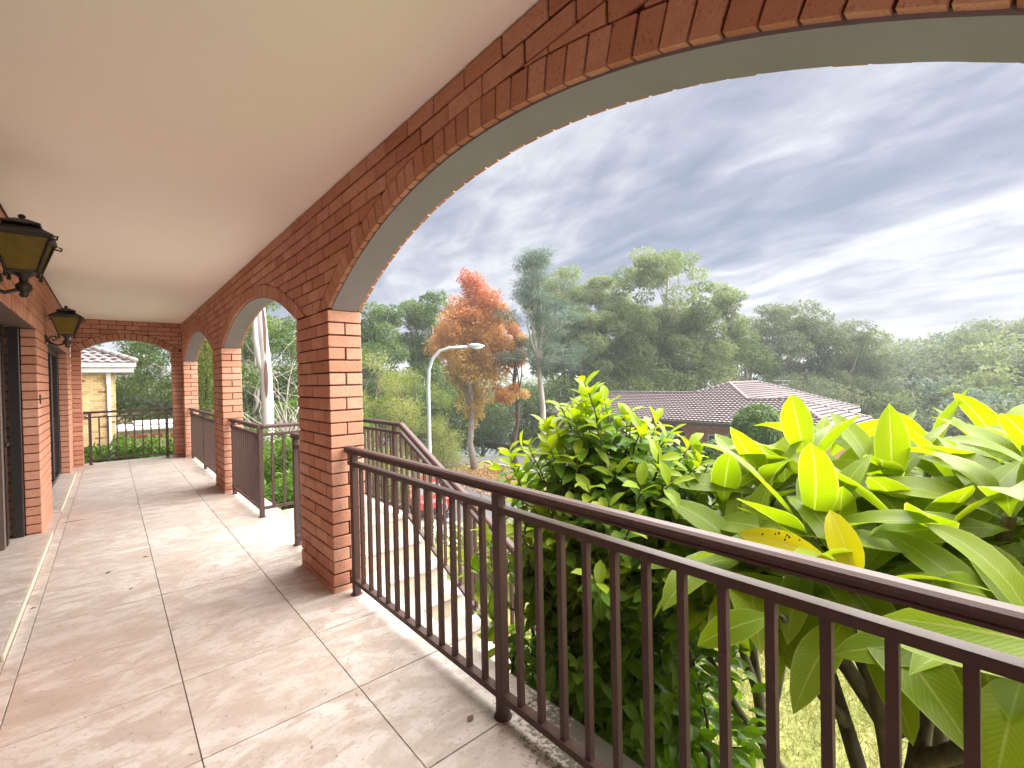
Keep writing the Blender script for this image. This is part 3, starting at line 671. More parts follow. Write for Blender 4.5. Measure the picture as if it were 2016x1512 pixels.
# ---- wall lanterns
def lantern(y, zt_, lab):
    root = tag(empty('wall_lantern', (XL, y, zt_)), lab, 'wall lamp', 'lanterns on the house wall'); c = Vector((.175, 0, 0))
    P = lambda name, mat, fn, par=root, smooth=False: (lambda mb: (fn(mb), mb.build(name, mat, par, smooth=smooth))[1])(MB())
    def frus(mb, z0, w0, z1, w1, cap=True):
        vs = [(c.x+sx*w0, sy*w0, z0) for sx, sy in ((-1, -1), (1, -1), (1, 1), (-1, 1))]+[(c.x+sx*w1, sy*w1, z1) for sx, sy in ((-1, -1), (1, -1), (1, 1), (-1, 1))]
        mb.add(vs, [(3, 2, 1, 0), (4, 5, 6, 7), (0, 1, 5, 4), (1, 2, 6, 5), (2, 3, 7, 6), (3, 0, 4, 7)])
    P('back_plate', 'lamp_iron', lambda m: m.lathe([(.05, 0), (.05, .008), (.035, .02), (.018, .024)], 14))
    bp = root.children[0]; bp.rotation_euler = (0, R(90), 0); bp.location = (0, .0, -.36)
    P('arm', 'lamp_iron', lambda m: (m.tube([(.01, 0, -.36), (.05, 0, -.405), (.10, 0, -.425), (.15, 0, -.405), (.175, 0, -.37), (.175, 0, -.33)], .011, 8), m.tube([(.03, 0, -.36), (.05, 0, -.325), (.085, 0, -.325), (.09, 0, -.36), (.068, 0, -.375), (.055, 0, -.355)], .008, 7)), smooth=True)
    P('socket', 'lamp_iron', lambda m: m.lathe([(.012, -.445), (.022, -.43), (.014, -.42), (.034, -.405), (.036, -.375), (.018, -.36), (.02, -.335), (.045, -.315), (.05, -.305)], 12, (c.x, 0, 0)), smooth=True)
    cage = P('cage', 'lamp_iron', lambda m: frus(m, -.312, .062, -.300, .070))
    zb, wb, zt2, wt = -.30, .064, -.118, .118
    for sx, sy in ((-1, -1), (1, -1), (1, 1), (-1, 1)):
        P('corner_bar', 'lamp_iron', lambda m: (m.tube([(c.x+sx*wb, sy*wb, zb-.03), (c.x+sx*wb, sy*wb, zb), (c.x+sx*wt, sy*wt, zt2), (c.x+sx*(wt+.012), sy*(wt+.012), zt2+.012)], .0085, 6), m.lathe([(.001, -.011), (.010, -.006), (.010, .006), (.001, .011)], 8, (c.x+sx*wb, sy*wb, zb-.034)), m.tube([(c.x+sx*wt, sy*wt, zt2-.01), (c.x+sx*(wt+.03), sy*(wt+.03), zt2-.012), (c.x+sx*(wt+.034), sy*(wt+.034), zt2+.004), (c.x+sx*(wt+.022), sy*(wt+.022), zt2+.006)], .005, 6)), smooth=True)
    for k in range(4):
        a = R(90*k); ca, sa = math.cos(a), math.sin(a); rot = lambda x, y_, z: (c.x+x*ca-y_*sa, x*sa+y_*ca, z)
        P('pane', 'amber_glass', lambda m: m.add([rot(wb-.004, -wb, zb), rot(wb-.004, wb, zb), rot(wt-.004, wt, zt2), rot(wt-.004, -wt, zt2), rot(wb-.007, -wb, zb), rot(wb-.007, wb, zb), rot(wt-.007, wt, zt2), rot(wt-.007, -wt, zt2)], [(0, 1, 2, 3), (7, 6, 5, 4), (0, 4, 5, 1), (1, 5, 6, 2), (2, 6, 7, 3), (3, 7, 4, 0)]))
    P('roof', 'lamp_iron', lambda m: (frus(m, zt2, .130, zt2+.018, .134), frus(m, zt2+.018, .134, zt2+.062, .072), frus(m, zt2+.062, .072, zt2+.075, .058), frus(m, zt2+.075, .078, zt2+.083, .080), frus(m, zt2+.083, .080, zt2+.112, .022), m.lathe([(.010, .11+zt2), (.010, .117+zt2), (.016, .124+zt2), (.016, .133+zt2), (.006, .14+zt2)], 10, (c.x, 0, 0))))
    P('bulb_holder', 'lamp_iron', lambda m: m.lathe([(.022, -.30), (.022, -.235), (.014, -.225)], 10, (c.x, 0, 0)))
    P('bulb', 'lamp_lens', lambda m: m.lathe([(.012, -.225), (.028, -.195), (.03, -.175), (.022, -.155), (.004, -.148)], 12, (c.x, 0, 0)), smooth=True)
    return root
lantern(3.78, 2.40, 'large looking black iron lantern with amber panes at the left picture edge')
lantern(7.22, 2.345, 'smaller looking black iron lantern farther along the house wall')

# ---- bits lying on the floor
def bit(name, lab, cat, x, y, fn, mat, rz=0): 
    mb = MB(); fn(mb); o = mb.build(name, mat, None, (x, y, .001)); o.rotation_euler = (0, 0, rz); tag(o, lab, cat)
bit('dry_twig', 'thin dry twig lying on the pale tiles far along the veranda', 'twig', -.33, 6.9, lambda m: m.tube([(-.09, 0, .003), (-.02, .008, .003), (.08, -.005, .003)], [.002, .0025, .0015], 6), 'bark_dark', .15)
def lf(m, l, w): m.add([(0, 0, .002), (l*.5, w/2, .008), (l, 0, .004), (l*.5, -w/2, .006), (l*.5, 0, .003)], [(0, 4, 1), (1, 4, 2), (2, 4, 3), (3, 4, 0)])
bit('fallen_leaf', 'small dark curled leaf on the tiles in mid veranda', 'leaf', -.06, 4.75, lambda m: lf(m, .06, .022), 'bark_dark', .9)
bit('fallen_leaf', 'tiny reddish leaf beside the tile joint in mid veranda', 'leaf', .17, 5.0, lambda m: lf(m, .05, .012), 'timber_red', -.5)
bit('fallen_leaf', 'crumpled tan leaf on the tiles left of the middle rail post', 'leaf', 1.10, 1.60, lambda m: lf(m, .045, .03), 'bark_scar', .4)
bit('fallen_leaf', 'dark speck of a leaf on the narrow tile strip by the doorstep', 'leaf', -.43, 4.35, lambda m: lf(m, .035, .015), 'bark_dark', .2)
bit('dry_twig', 'short broken twig on the tiles left of the long joint', 'twig', .08, 4.28, lambda m: m.tube([(-.012, 0, .003), (.014, .004, .003)], .003, 5), 'bark_dark', .6)
# ------------------------------------------------------------------ terrain, roads, water
def sst(a, b, x): t = np.clip((x-a)/(b-a), 0, 1); return t*t*(3-2*t)
def height(X, Y):
    X = np.asarray(X, float); Y = np.asarray(Y, float); Rr = np.hypot(X, Y); A = np.degrees(np.arctan2(X, Y))
    e = 6.4-3.9*sst(4, 10, Y); w = 3.6+1.2*sst(4, 10, Y)
    h = -1.5 - 3.4*sst(0, 1, (X-e)/w)
    far = sst(38, 50, Rr)*(1-sst(58, 66, A))*sst(4, 14, X); h = h - 3.6*far
    val = sst(50, 66, Rr)*sst(56, 66, A); h = h - 6.5*val
    hill = sst(70, 130, Rr)*sst(66, 80, A); h = h + 13*hill
    return h
def ground_sheet():
    g = np.concatenate([np.arange(-300, -40, 20.), np.arange(-40, 60, 1.), np.arange(60, 140, 4.), np.arange(140, 420, 20.)])
    X, Y = np.meshgrid(g, g); Z = height(X, Y); n = len(g); V = np.stack([X, Y, Z], -1).reshape(-1, 3)
    i = np.arange(n-1)[:, None]*n + np.arange(n-1)[None]; F = np.stack([i, i+1, i+n+1, i+n], -1).reshape(-1, 4)
    return np_mesh('ground', V, F, 'ground_soil', smooth=True)
tag(link('ground', ground_sheet()), kind='structure')
def sheet(name, mat, x0, x1, y0, y1, dz, step=.5, kind='structure'):
    gx = np.linspace(x0, x1, max(2, int((x1-x0)/step)+1)); gy = np.linspace(y0, y1, max(2, int((y1-y0)/step)+1)); X, Y = np.meshgrid(gx, gy); Z = height(X, Y)+dz
    V = np.stack([X, Y, Z], -1).reshape(-1, 3); n = len(gx); i = np.arange(len(gy)-1)[:, None]*n+np.arange(n-1)[None]; F = np.stack([i, i+1, i+n+1, i+n], -1).reshape(-1, 4)
    o = link(name, np_mesh(name, V, F, mat, smooth=True)); tag(o, kind=kind); return o
sheet('lawn', 'lawn_turf', 1.45, 6.0, -6, 8, .02, .25)
sheet('road', 'asphalt', 11.4, 17.4, -40, 70, .05, 2)
sheet('side_road', 'asphalt', 21.6, 27.2, 6, 75, .05, 2); sheet('road_link', 'asphalt', 17.38, 21.62, 28.6, 36, .046, 2)
sheet('verge', 'lawn_turf', 17.6, 21.4, 2, 28.4, .03, 1.); sheet('footpath', 'concrete', 9.7, 11.1, -40, 60, .04, 2)
for nm, x0, x1, y0, y1 in (('kerb', 11.12, 11.38, -40, 60), ('kerb', 17.42, 17.62, -10, 28.4), ('kerb', 21.38, 21.58, 6, 28.4), ('kerb', 27.22, 27.42, 6, 70)):
    mb = MB()
    for k in range(int((y1-y0)/2)): mb.cbox(x0, x1, y0+2*k, y0+2*k+1.99, -5.1, -4.9+.15, .02)
    tag(mb.build(nm, 'concrete'), kind='structure')
sheet('concrete_drive', 'concrete', 6.6, 9.68, 2.2, 5.4, .03, .4)
mb = MB(); mb.box(-5, 60, 40, 120, -7.6, -7.35); tag(mb.build('lake', 'lake_water'), kind='structure')
mb = MB(); mb.box(26.9, 27.15, 29, 60, -5, -4.45); tag(mb.build('low_wall', 'bark_dark'), 'long low dark retaining wall beyond the far asphalt', 'wall')
# garden bed edge beside the lawn
sheet('garden_bed', 'mulch', 5.9, 6.7, -4, 5, .035, .2)
# grass on the part of the lawn that shows through the railing
def lawn_grass():
    rng = np.random.default_rng(3); n = 60000
    X = rng.uniform(2.2, 6.0, n); Y = rng.uniform(-1.2, 4.2, n); P = np.stack([X, Y, height(X, Y)+.02], -1)
    D = unit(rng.normal(size=(n, 3))*.55+np.array([0, 0, .8])); N = unit(rng.normal(size=(n, 3))); V, F, r = cards(P, D, N, rng.uniform(.04, .085, n), rng.uniform(.005, .010, n), np.clip(rng.normal(.5, .25, n), 0, 1))
    return np_mesh('lawn_grass', V, F, 'grass_blade', r)
tag(link('lawn_grass', lawn_grass()), 'short sunlit lawn grass below the near railing', 'grass', kind='stuff')
def litter():
    rng = np.random.default_rng(4); n = 5200; X = np.concatenate([rng.normal(18.6, 1.4, 3800), rng.uniform(15.4, 17.4, 1400)]); Y = np.concatenate([rng.normal(24.6, 2.2, 3800), rng.uniform(15, 28, 1400)])
    P = np.stack([X, Y, height(X, Y)+.07], -1); D = unit(rng.normal(size=(n, 3))*[1, 1, .2]); N = unit(rng.normal(size=(n, 3))*.3+np.array([0, 0, 1.])); V, F, r = cards(P, D, N, rng.uniform(.1, .2, n), rng.uniform(.08, .15, n), rng.random(n)); return np_mesh('leaf_litter', V, F, 'leaf_litter', r)
tag(link('leaf_litter', litter()), 'fallen orange leaves scattered on the verge and road edge', 'leaf litter', kind='stuff')

# ------------------------------------------------------------------ house across the street
def roof_face(mb, P, cw=.30, rw=.335, lift=.10, wave=.022):
    """tile courses over a planar convex-ish polygon P (list of 3D points); P[0]->P[1] is the eave"""
    P = [Vector(p) for p in P]; u = (P[1]-P[0]).normalized(); nrm = Vector((0, 0, 0))
    for i in range(1, len(P)-1): nrm += (P[i]-P[0]).cross(P[i+1]-P[0])
    nrm.normalize(); 
    if nrm.z < 0: nrm = -nrm
    v = nrm.cross(u).normalized()
    if v.z < 0: v = -v
    Q = [((p-P[0]).dot(u), (p-P[0]).dot(v)) for p in P]; vmax = max(q[1] for q in Q); k = 0
    def span(w):
        xs = []
        for i in range(len(Q)):
            a, b = Q[i], Q[(i+1) % len(Q)]
            if (a[1] <= w) != (b[1] <= w): xs.append(a[0]+(b[0]-a[0])*(w-a[1])/(b[1]-a[1]))
        return (min(xs), max(xs)) if len(xs) >= 2 else None
    while k*rw < vmax-.05:
        s = span(k*rw+rw*.45)
        if s and s[1]-s[0] > .1:
            n = max(2, int((s[1]-s[0])/(cw/4))); vs = []
            for i in range(n+1):
                uu = s[0]+(s[1]-s[0])*i/n; wv = wave*math.sin(uu/cw*2*math.pi)
                for vv, hh in ((k*rw-.02, lift-.035+wv), (k*rw-.02, lift+wv), (min(vmax, k*rw+rw), .012+wv)): vs.append(P[0]+u*uu+v*vv+nrm*hh)
            mb.add(vs, [f for i in range(n) for f in ((i*3, i*3+3, i*3+4, i*3+1), (i*3+1, i*3+4, i*3+5, i*3+2))])
        k += 1
def ridge(mb, a, b, r=.11, step=.38):
    a = Vector(a); b = Vector(b); L = (b-a).length; n = int(L/step)
    for i in range(n):
        p, q = a+(b-a)*(i/n), a+(b-a)*((i+1.08)/n); mb.tube([p+Vector((0, 0, .05)), q+Vector((0, 0, .05))], [r*1.12, r], 8)
hs = tag(empty('neighbour_house', (32, 15, -4.6)), 'brown brick house with a low tiled hip roof across the street', 'house')
E0, E1, RR0, RR1, A1, A2, VV, WW = (28.4, 28.6, -1.5), (28.3, 7.3, -1.5), (33, 26.0, .10), (33, 17.3, .10), (35, 15.6, .78), (40.2, 15.6, .78), (31.9, 13.0, -.28), (32.2, 10.4, -.18)
def wpart(name, mat, root, fn, smooth=False, kind=None):
    mb = MB(); fn(mb); o = mb.build(name, mat, root, smooth=smooth); o.location = -Vector(root.location)
    if kind: o['kind'] = kind
    return o
wpart('roof', 'roof_tile', hs, lambda m: (roof_face(m, [E1, E0, RR0, RR1, A1, VV, WW])), kind='stuff')
wpart('roof', 'roof_tile', hs, lambda m: (roof_face(m, [E1, (36, 7.3, -1.5), WW])), kind='stuff')
wpart('roof', 'roof_tile', hs, lambda m: (roof_face(m, [(31.6, 10.2, -1.45), (46.5, 10.2, -1.5), A2, A1, VV])), kind='stuff')
wpart('roof_lining', 'gutter_brown', hs, lambda m: (m.add([E1, E0, RR0, RR1, A1, VV, WW], [(0, 1, 2, 3, 4, 5, 6)]), m.add([E1, (36, 7.3, -1.5), WW], [(0, 1, 2)]), m.add([(31.6, 10.2, -1.47), (46.5, 10.2, -1.52), A2, A1, VV], [(0, 1, 2, 3, 4)]),
      m.add([RR0, RR1, (38, 17.3, -1.5), (38, 28.6, -1.5), E0], [(0, 1, 2, 3), (0, 3, 4)]), m.add([A1, A2, (46.5, 10.2, -1.52), (46.5, 21, -1.52), (35, 21, -1.5)], [(1, 2, 3), (0, 1, 3, 4)]), m.add([VV, WW, (36, 7.3, -1.5), (36, 13, -1.5)], [(0, 1, 2, 3)])))
for a, b in ((RR0, RR1), (RR1, A1), (A1, A2), (A1, VV), (VV, WW), (WW, E1), (A2, (46.5, 10.2, -1.5)), (RR0, E0), (WW, (36, 7.3, -1.5))): wpart('ridge_cap', 'ridge_tile' if a in (A1, WW) and b in (VV, E1) else 'roof_tile', hs, lambda m: ridge(m, a, b), True)
wpart('gutter', 'gutter_brown', hs, lambda m: (m.cbox(28.12, 28.30, 7.2, 28.6, -1.66, -1.50, .02), m.cbox(28.3, 36, 7.12, 7.28, -1.66, -1.5, .02)))
wpart('eave_lining', 'gutter_brown', hs, lambda m: m.box(28.3, 29.2, 7.5, 28.4, -1.72, -1.68))
wpart('fascia', 'white_paint', hs, lambda m: (m.box(36.0, 46.4, 10.05, 10.18, -1.75, -1.56),))
def house_front():
    root = hs; holes = [(12.6, 14.4, -3.7, -2.35, 0), (15.9, 18.3, -4.3, -2.6, 1), (20.5, 22.0, -3.6, -2.3, 0), (25.0, 26.2, -4.5, -2.3, 0)]
    xs_ = sorted(set([7.9, 28.0]+[h[0] for h in holes]+[h[1] for h in holes])); mb = MB()
    for a, b in zip(xs_[:-1], xs_[1:]):
        h = [q for q in holes if q[0] <= a+1e-6 and q[1] >= b-1e-6]
        if not h: mb.box(29.0, 29.25, a, b, -5.2, -1.7)
        else:
            h = h[0]; mb.box(29.0, 29.25, a, b, -5.2, h[2])
            if h[4]:
                c, rr = (h[0]+h[1])/2, (h[1]-h[0])/2
                for i in range(12):
                    y0, y1 = h[0]+(h[1]-h[0])*i/12, h[0]+(h[1]-h[0])*(i+1)/12
                    f = lambda y: h[3]+math.sqrt(max(0, rr*rr-(y-c)**2))*.62
                    mb.add([(x, y, z) for x in (29.0, 29.25) for y, z in ((y0, f(y0)), (y1, f(y1)), (y1, -1.7), (y0, -1.7))], [(0, 1, 2, 3), (7, 6, 5, 4), (0, 4, 5, 1)])
            else: mb.box(29.0, 29.25, a, b, h[3], -1.7)
    mb.box(29.25, 36, 7.9, 8.1, -5.2, -1.7); mb.box(36, 46, 10.7, 10.9, -5.2, -1.7)
    o = mb.build('wall', 'brick_far', root); o.location = -Vector(root.location)
    for h in holes:
        w = wpart('window', 'white_paint', root, lambda m: (m.box(29.08, 29.16, h[0], h[0]+.07, h[2], h[3]), m.box(29.08, 29.16, h[1]-.07, h[1], h[2], h[3]), m.box(29.09, 29.15, h[0]+.07, h[1]-.07, h[3]-.08, h[3]), m.box(29.09, 29.15, h[0]+.07, h[1]-.07, h[2], h[2]+.07), m.box(29.10, 29.15, (h[0]+h[1])/2-.03, (h[0]+h[1])/2+.03, h[2]+.07, h[3]-.08)))
        mb = MB(); mb.box(29.13, 29.14, h[0], h[1], h[2], h[3]+(.8 if h[4] else 0)); mb.build('pane', 'window_glass', w)
house_front()
wpart('antenna', 'galvanised', hs, lambda m: (m.tube([(37.2, 12.7, -.5), (37.2, 12.7, .98)], .02, 6), m.tube([(36.9, 12.1, .95), (37.6, 13.5, .95)], .015, 5), *[m.tube([(37.2+.35*t-.35+.5, 12.7+.7*t-.1, .95), (37.2+.35*t+.35-.3, 12.7+.7*t-.25, .95)], .009, 4) for t in (-.8, -.5, -.2, .1, .4, .7)], m.tube([(37.0, 12.9, .62), (37.4, 12.4, .66)], .01, 4), m.tube([(37.0, 12.9, .45), (37.4, 12.4, .48)], .01, 4)))
# garden wall with arch belonging to it is seen only through leaves; far pale roof at the right edge
pr = tag(empty('pale_roof_house', (58, -.5, -9)), 'pale roofed house far down the slope behind the plumeria leaves at right', 'house')
wpart('roof', 'white_paint', pr, lambda m: m.prism([(-3.2, -3.6), (3.4, -3.6), (.2, -2.2)], lambda u, w, d: (55+d, u, w), 0, 7))
wpart('wall', 'brick_pale', pr, lambda m: m.box(55.4, 61.6, -2.8, 3.0, -11, -3.62))
wpart('antenna', 'galvanised', pr, lambda m: (m.tube([(56, .9, -3), (56, .9, -1.2)], .03, 6), m.tube([(56, 2.6, -1.25), (56, -.6, -1.2)], .025, 5)))

# ------------------------------------------------------------------ neighbouring house seen through the end arch
YN = 24.0
nh = tag(empty('yellow_brick_house', (-2, YN, -1.6)), 'yellow brick house with white gutter seen through the end arch', 'house')
wpart('wall', 'mortar_pale', nh, lambda m: m.box(-7, .155, YN+.308, YN+5, -1.7, 2.02))
def nbricks():
    rng = random.Random(5); dark = MB(); pal = [MB() for _ in range(5)]
    for k in range(43):
        z0 = -1.68+k*CH; j = .12 if k % 2 else 0; a = -3.0+j
        while a < .15:
            b = min(a+.23, .165); t = dark if rng.random() < .07 else rng.choice(pal); t.box(a, b, YN+.30+rng.uniform(-.004, .004), YN+.38, z0, z0+.076); a += .24
    for mb in pal: o = mb.build('brickwork', 'brick_pale', nh); o.location = -nh.location; o['kind'] = 'stuff'
    o = dark.build('dark_brickwork', 'brick_far', nh); o.location = -nh.location; o['kind'] = 'stuff'
nbricks()
wpart('gutter', 'white_paint', nh, lambda m: (m.cbox(-7, .80, YN-.30, YN-.16, 2.24, 2.42, .015), m.cbox(-7, .70, YN-.155, YN-.13, 2.05, 2.30, .005)))
wpart('eave_lining', 'white_paint', nh, lambda m: (m.box(-7, .72, YN-.13, YN+.30, 2.03, 2.06), m.box(.16, .72, YN+.3, YN+5, 2.03, 2.06), m.box(.70, .73, YN-.1, YN+5, 2.06, 2.3)))
wpart('downpipe', 'white_paint', nh, lambda m: (m.cbox(-.12, .03, YN+.14, YN+.295, 1.55, 2.24, .02), m.cbox(-.10, .01, YN+.16, YN+.297, -1.7, 1.56, .015)))
def ntiles():
    # wavy tile shared by all copies
    mb = MB(); n = 8; cw = .31; vs = []
    for i in range(n+1):
        u = cw*i/n; w = .022*math.sin(2*math.pi*i/n)
        for v, h in ((-.02, .035+w), (-.02, .075+w), (.345, .015+w)): vs.append((u, v, h))
    mb.add(vs, [f for i in range(n) for f in ((i*3, i*3+3, i*3+4, i*3+1), (i*3+1, i*3+4, i*3+5, i*3+2))]); me = mb.mesh('tile'); me.materials.append(MATS['roof_tile_pale'])
    pit = R(23); o0 = Vector((0, YN-.30, 2.40))
    for r_ in range(13):
        xe = .80-r_*.335*math.cos(pit)
        c = 0
        while xe-cw*(c+1) > -2.6 and c < 12:
            ob = link('roof_tile', me, nh, Vector((xe-cw*(c+1)+(.0 if r_ % 2 else .1)-.1, o0.y+r_*.335*math.cos(pit), o0.z+r_*.335*math.sin(pit)))-nh.location); ob.rotation_euler = (pit, 0, 0); c += 1
    wpart('roof_lining', 'gutter_brown', nh, lambda m: m.add([(-7, YN-.3, 2.41), (.78, YN-.3, 2.41), (-3.3, YN+3.9, 4.15), (-7, YN+3.9, 4.15), (.78, YN+8, 2.41)], [(0, 1, 2, 3), (1, 4, 2)]))
    wpart('ridge_cap', 'roof_tile_pale', nh, lambda m: ridge(m, (.80, YN-.3, 2.44), (-3.2, YN+3.8, 4.18), .10, .36), True)
ntiles()
sh = tag(empty('garden_shed', (1.2, 19.5, -1.5)), 'low pale shed roof with a dark red beam behind the hedge', 'shed')
wpart('roof', 'white_paint', sh, lambda m: (m.box(.10, 2.3, 19.6, 22, .02, .09), m.box(.6, 2.9, 20.6, 22.6, .12, .17))); wpart('wall', 'cream_trim', sh, lambda m: m.box(.2, 2.6, 20.2, 21.8, -1.6, .018))
wpart('beam', 'timber_red', sh, lambda m: m.cbox(.12, 1.62, 19.45, 19.55, -.26, -.13, .01)); wpart('post', 'white_paint', sh, lambda m: (m.cbox(1.7, 1.8, 19.6, 19.7, -1.6, .018, .01),))
for k in range(7): wpart('picket', 'cream_trim', sh, lambda m: m.cbox(1.95+k*.14, 2.03+k*.14, 18.9, 18.93, -1.6, -.18, .008))

# ------------------------------------------------------------------ street furniture
sl2 = tag(empty('street_lamp', (9.05, 15.3, -4.9)), 'tall pale grey street lamp with a curved arm', 'street lamp'); zz = 4.9
wpart('pole', 'galvanised', sl2, lambda m: m.tube([(9.05, 15.3, -4.95), (9.05, 15.3, -1.5), (9.06, 15.29, 1.2), (9.09, 15.27, 1.85), (9.22, 15.18, 2.3), (9.45, 15.02, 2.58), (9.75, 14.82, 2.68), (10.35, 14.42, 2.72)], [.10, .085, .07, .066, .062, .058, .052, .045], 12), True)
wpart('lamp_head', 'galvanised', sl2, lambda m: m.tube([(10.30, 14.45, 2.735), (10.42, 14.37, 2.75), (10.62, 14.23, 2.745), (10.84, 14.08, 2.73)], [.05, .085, .095, .03], 10), True)
wpart('lens', 'lamp_lens', sl2, lambda m: m.tube([(10.44, 14.355, 2.70), (10.6, 14.24, 2.675), (10.78, 14.12, 2.70)], [.04, .07, .03], 8), True)
wpart('base_plate', 'galvanised', sl2, lambda m: m.lathe([(.2, -4.9), (.2, -4.86), (.12, -4.85), (.11, -4.5)], 12, (9.05, 15.3, 0)))

bn = tag(empty('wheelie_bin', (10.5, 13.55, -4.86), R(20)), 'dark wheelie bin with a yellow lid on the footpath', 'bin')
mb = MB(); mb.add([(-.23, -.26, .12), (.23, -.26, .12), (.23, .24, .12), (-.23, .24, .12), (-.29, -.36, .98), (.29, -.36, .98), (.29, .34, .98), (-.29, .34, .98)], [(3, 2, 1, 0), (4, 5, 6, 7), (0, 1, 5, 4), (1, 2, 6, 5), (2, 3, 7, 6), (3, 0, 4, 7)]); mb.build('body', 'bin_green', bn)
mb = MB(); mb.add([(-.31, -.39, .98), (.31, -.39, .98), (.31, .38, .98), (-.31, .38, .98), (-.31, -.39, 1.01), (.31, -.39, 1.01), (.31, .38, 1.02), (-.31, .38, 1.02), (-.24, -.3, 1.07), (.24, -.3, 1.07), (.24, .28, 1.08), (-.24, .28, 1.08)], [(3, 2, 1, 0), (0, 1, 5, 4), (1, 2, 6, 5), (2, 3, 7, 6), (3, 0, 4, 7), (4, 5, 9, 8), (5, 6, 10, 9), (6, 7, 11, 10), (7, 4, 8, 11), (8, 9, 10, 11)]); mb.build('lid', 'bin_yellow', bn)
for s in (-1, 1): mb = MB(); mb.tube([(s*.22, .27, .12), (s*.29, .27, .12)], .12, 14); mb.build('wheel', 'tyre', bn)
mb = MB(); mb.tube([(-.24, .40, 1.0), (.24, .40, 1.0)], .016, 8); mb.build('handle', 'bin_green', bn)

# parked car behind the stair railing
def car(loc, rz, lab):
    root = tag(empty('parked_car', loc, rz), lab, 'car')
    L = [(-2.1, .45), (-2.08, .78), (-1.95, .92), (-1.35, .97), (-.75, 1.40), (.55, 1.44), (1.25, 1.0), (1.95, .82), (2.12, .62), (2.12, .36), (1.75, .26), (-1.9, .26)]
    def body(m):
        n = len(L); rows = []
        for s, w in ((-1, .80), (-1, .86), (1, .86), (1, .80)):
            rows.append([(x, s*(w if z < 1.0 else w-.20*(z-.95)/.45), z) for x, z in L])
        # outline slightly drawn in on the outermost section
        vs = [p for r_ in rows for p in r_]
        for i in range(n): x, y, z = vs[i]; vs[i] = (x*.97, y*1.0, z*.985+.01)
        for i in range(3*n, 4*n): x, y, z = vs[i]; vs[i] = (x*.97, y, z*.985+.01)
        # order sections from side to side
        order = [1, 0, 3, 2]; vs = [vs[k*n+i] for k in (1, 2) for i in range(n)]
        fs = [tuple(range(n)), tuple(range(n, 2*n))[::-1]] + [(i, (i+1) % n, n+(i+1) % n, n+i) for i in range(n)]; m.add(vs, fs)
    mb = MB(); body(mb); mb.build('body', 'car_red', root)
    for s in (-1, 1):
        mb = MB(); w = .865; y = lambda z: s*(.86-.20*(z-.95)/.45+.006)
        mb.add([(-1.18, y(1.03), 1.03), (-.20, y(1.03), 1.03), (-.20, y(1.36), 1.36), (-.72, y(1.36), 1.36)], [(0, 1, 2, 3)]); mb.add([(-.12, y(1.03), 1.03), (1.02, y(1.03), 1.03), (.52, y(1.38), 1.38), (-.12, y(1.38), 1.38)], [(0, 1, 2, 3)]); mb.build('side_window', 'window_glass', root)
        for x in (-1.3, 1.32):
            mb = MB(); mb.tube([(x, s*.72, .31), (x, s*.885, .31)], .31, 18); t = mb.build('wheel', 'tyre', root); mb = MB(); mb.tube([(x, s*.88, .31), (x, s*.892, .31)], .19, 14); mb.build('rim', 'rim', t)
        mb = MB(); mb.cbox(2.02, 2.10, s*.62-.16, s*.62+.16, .62, .76, .02); mb.build('headlight', 'lamp_lens', root)
        mb = MB(); mb.cbox(-2.09, -2.02, s*.66-.14, s*.66+.14, .70, .86, .02); mb.build('tail_light', 'red_plastic', root)
    mb = MB(); mb.add([(1.22, -.66, 1.035), (1.22, .66, 1.035), (.60, .60, 1.43), (.60, -.60, 1.43)], [(0, 1, 2, 3)]); mb.build('windscreen', 'window_glass', root)
    mb = MB(); mb.add([(-1.33, -.66, 1.0), (-1.33, .66, 1.0), (-.79, .60, 1.39), (-.79, -.60, 1.39)], [(0, 1, 2, 3)]); mb.build('rear_window', 'window_glass', root)
    for x in (-2.13, 2.08): mb = MB(); mb.cbox(x, x+.06, -.78, .78, .34, .52, .02); mb.build('bumper', 'tyre', root)
    return root
car((11.4, 20.3, -4.85), R(78), 'red car parked at the kerb, glimpsed between the stair balusters')

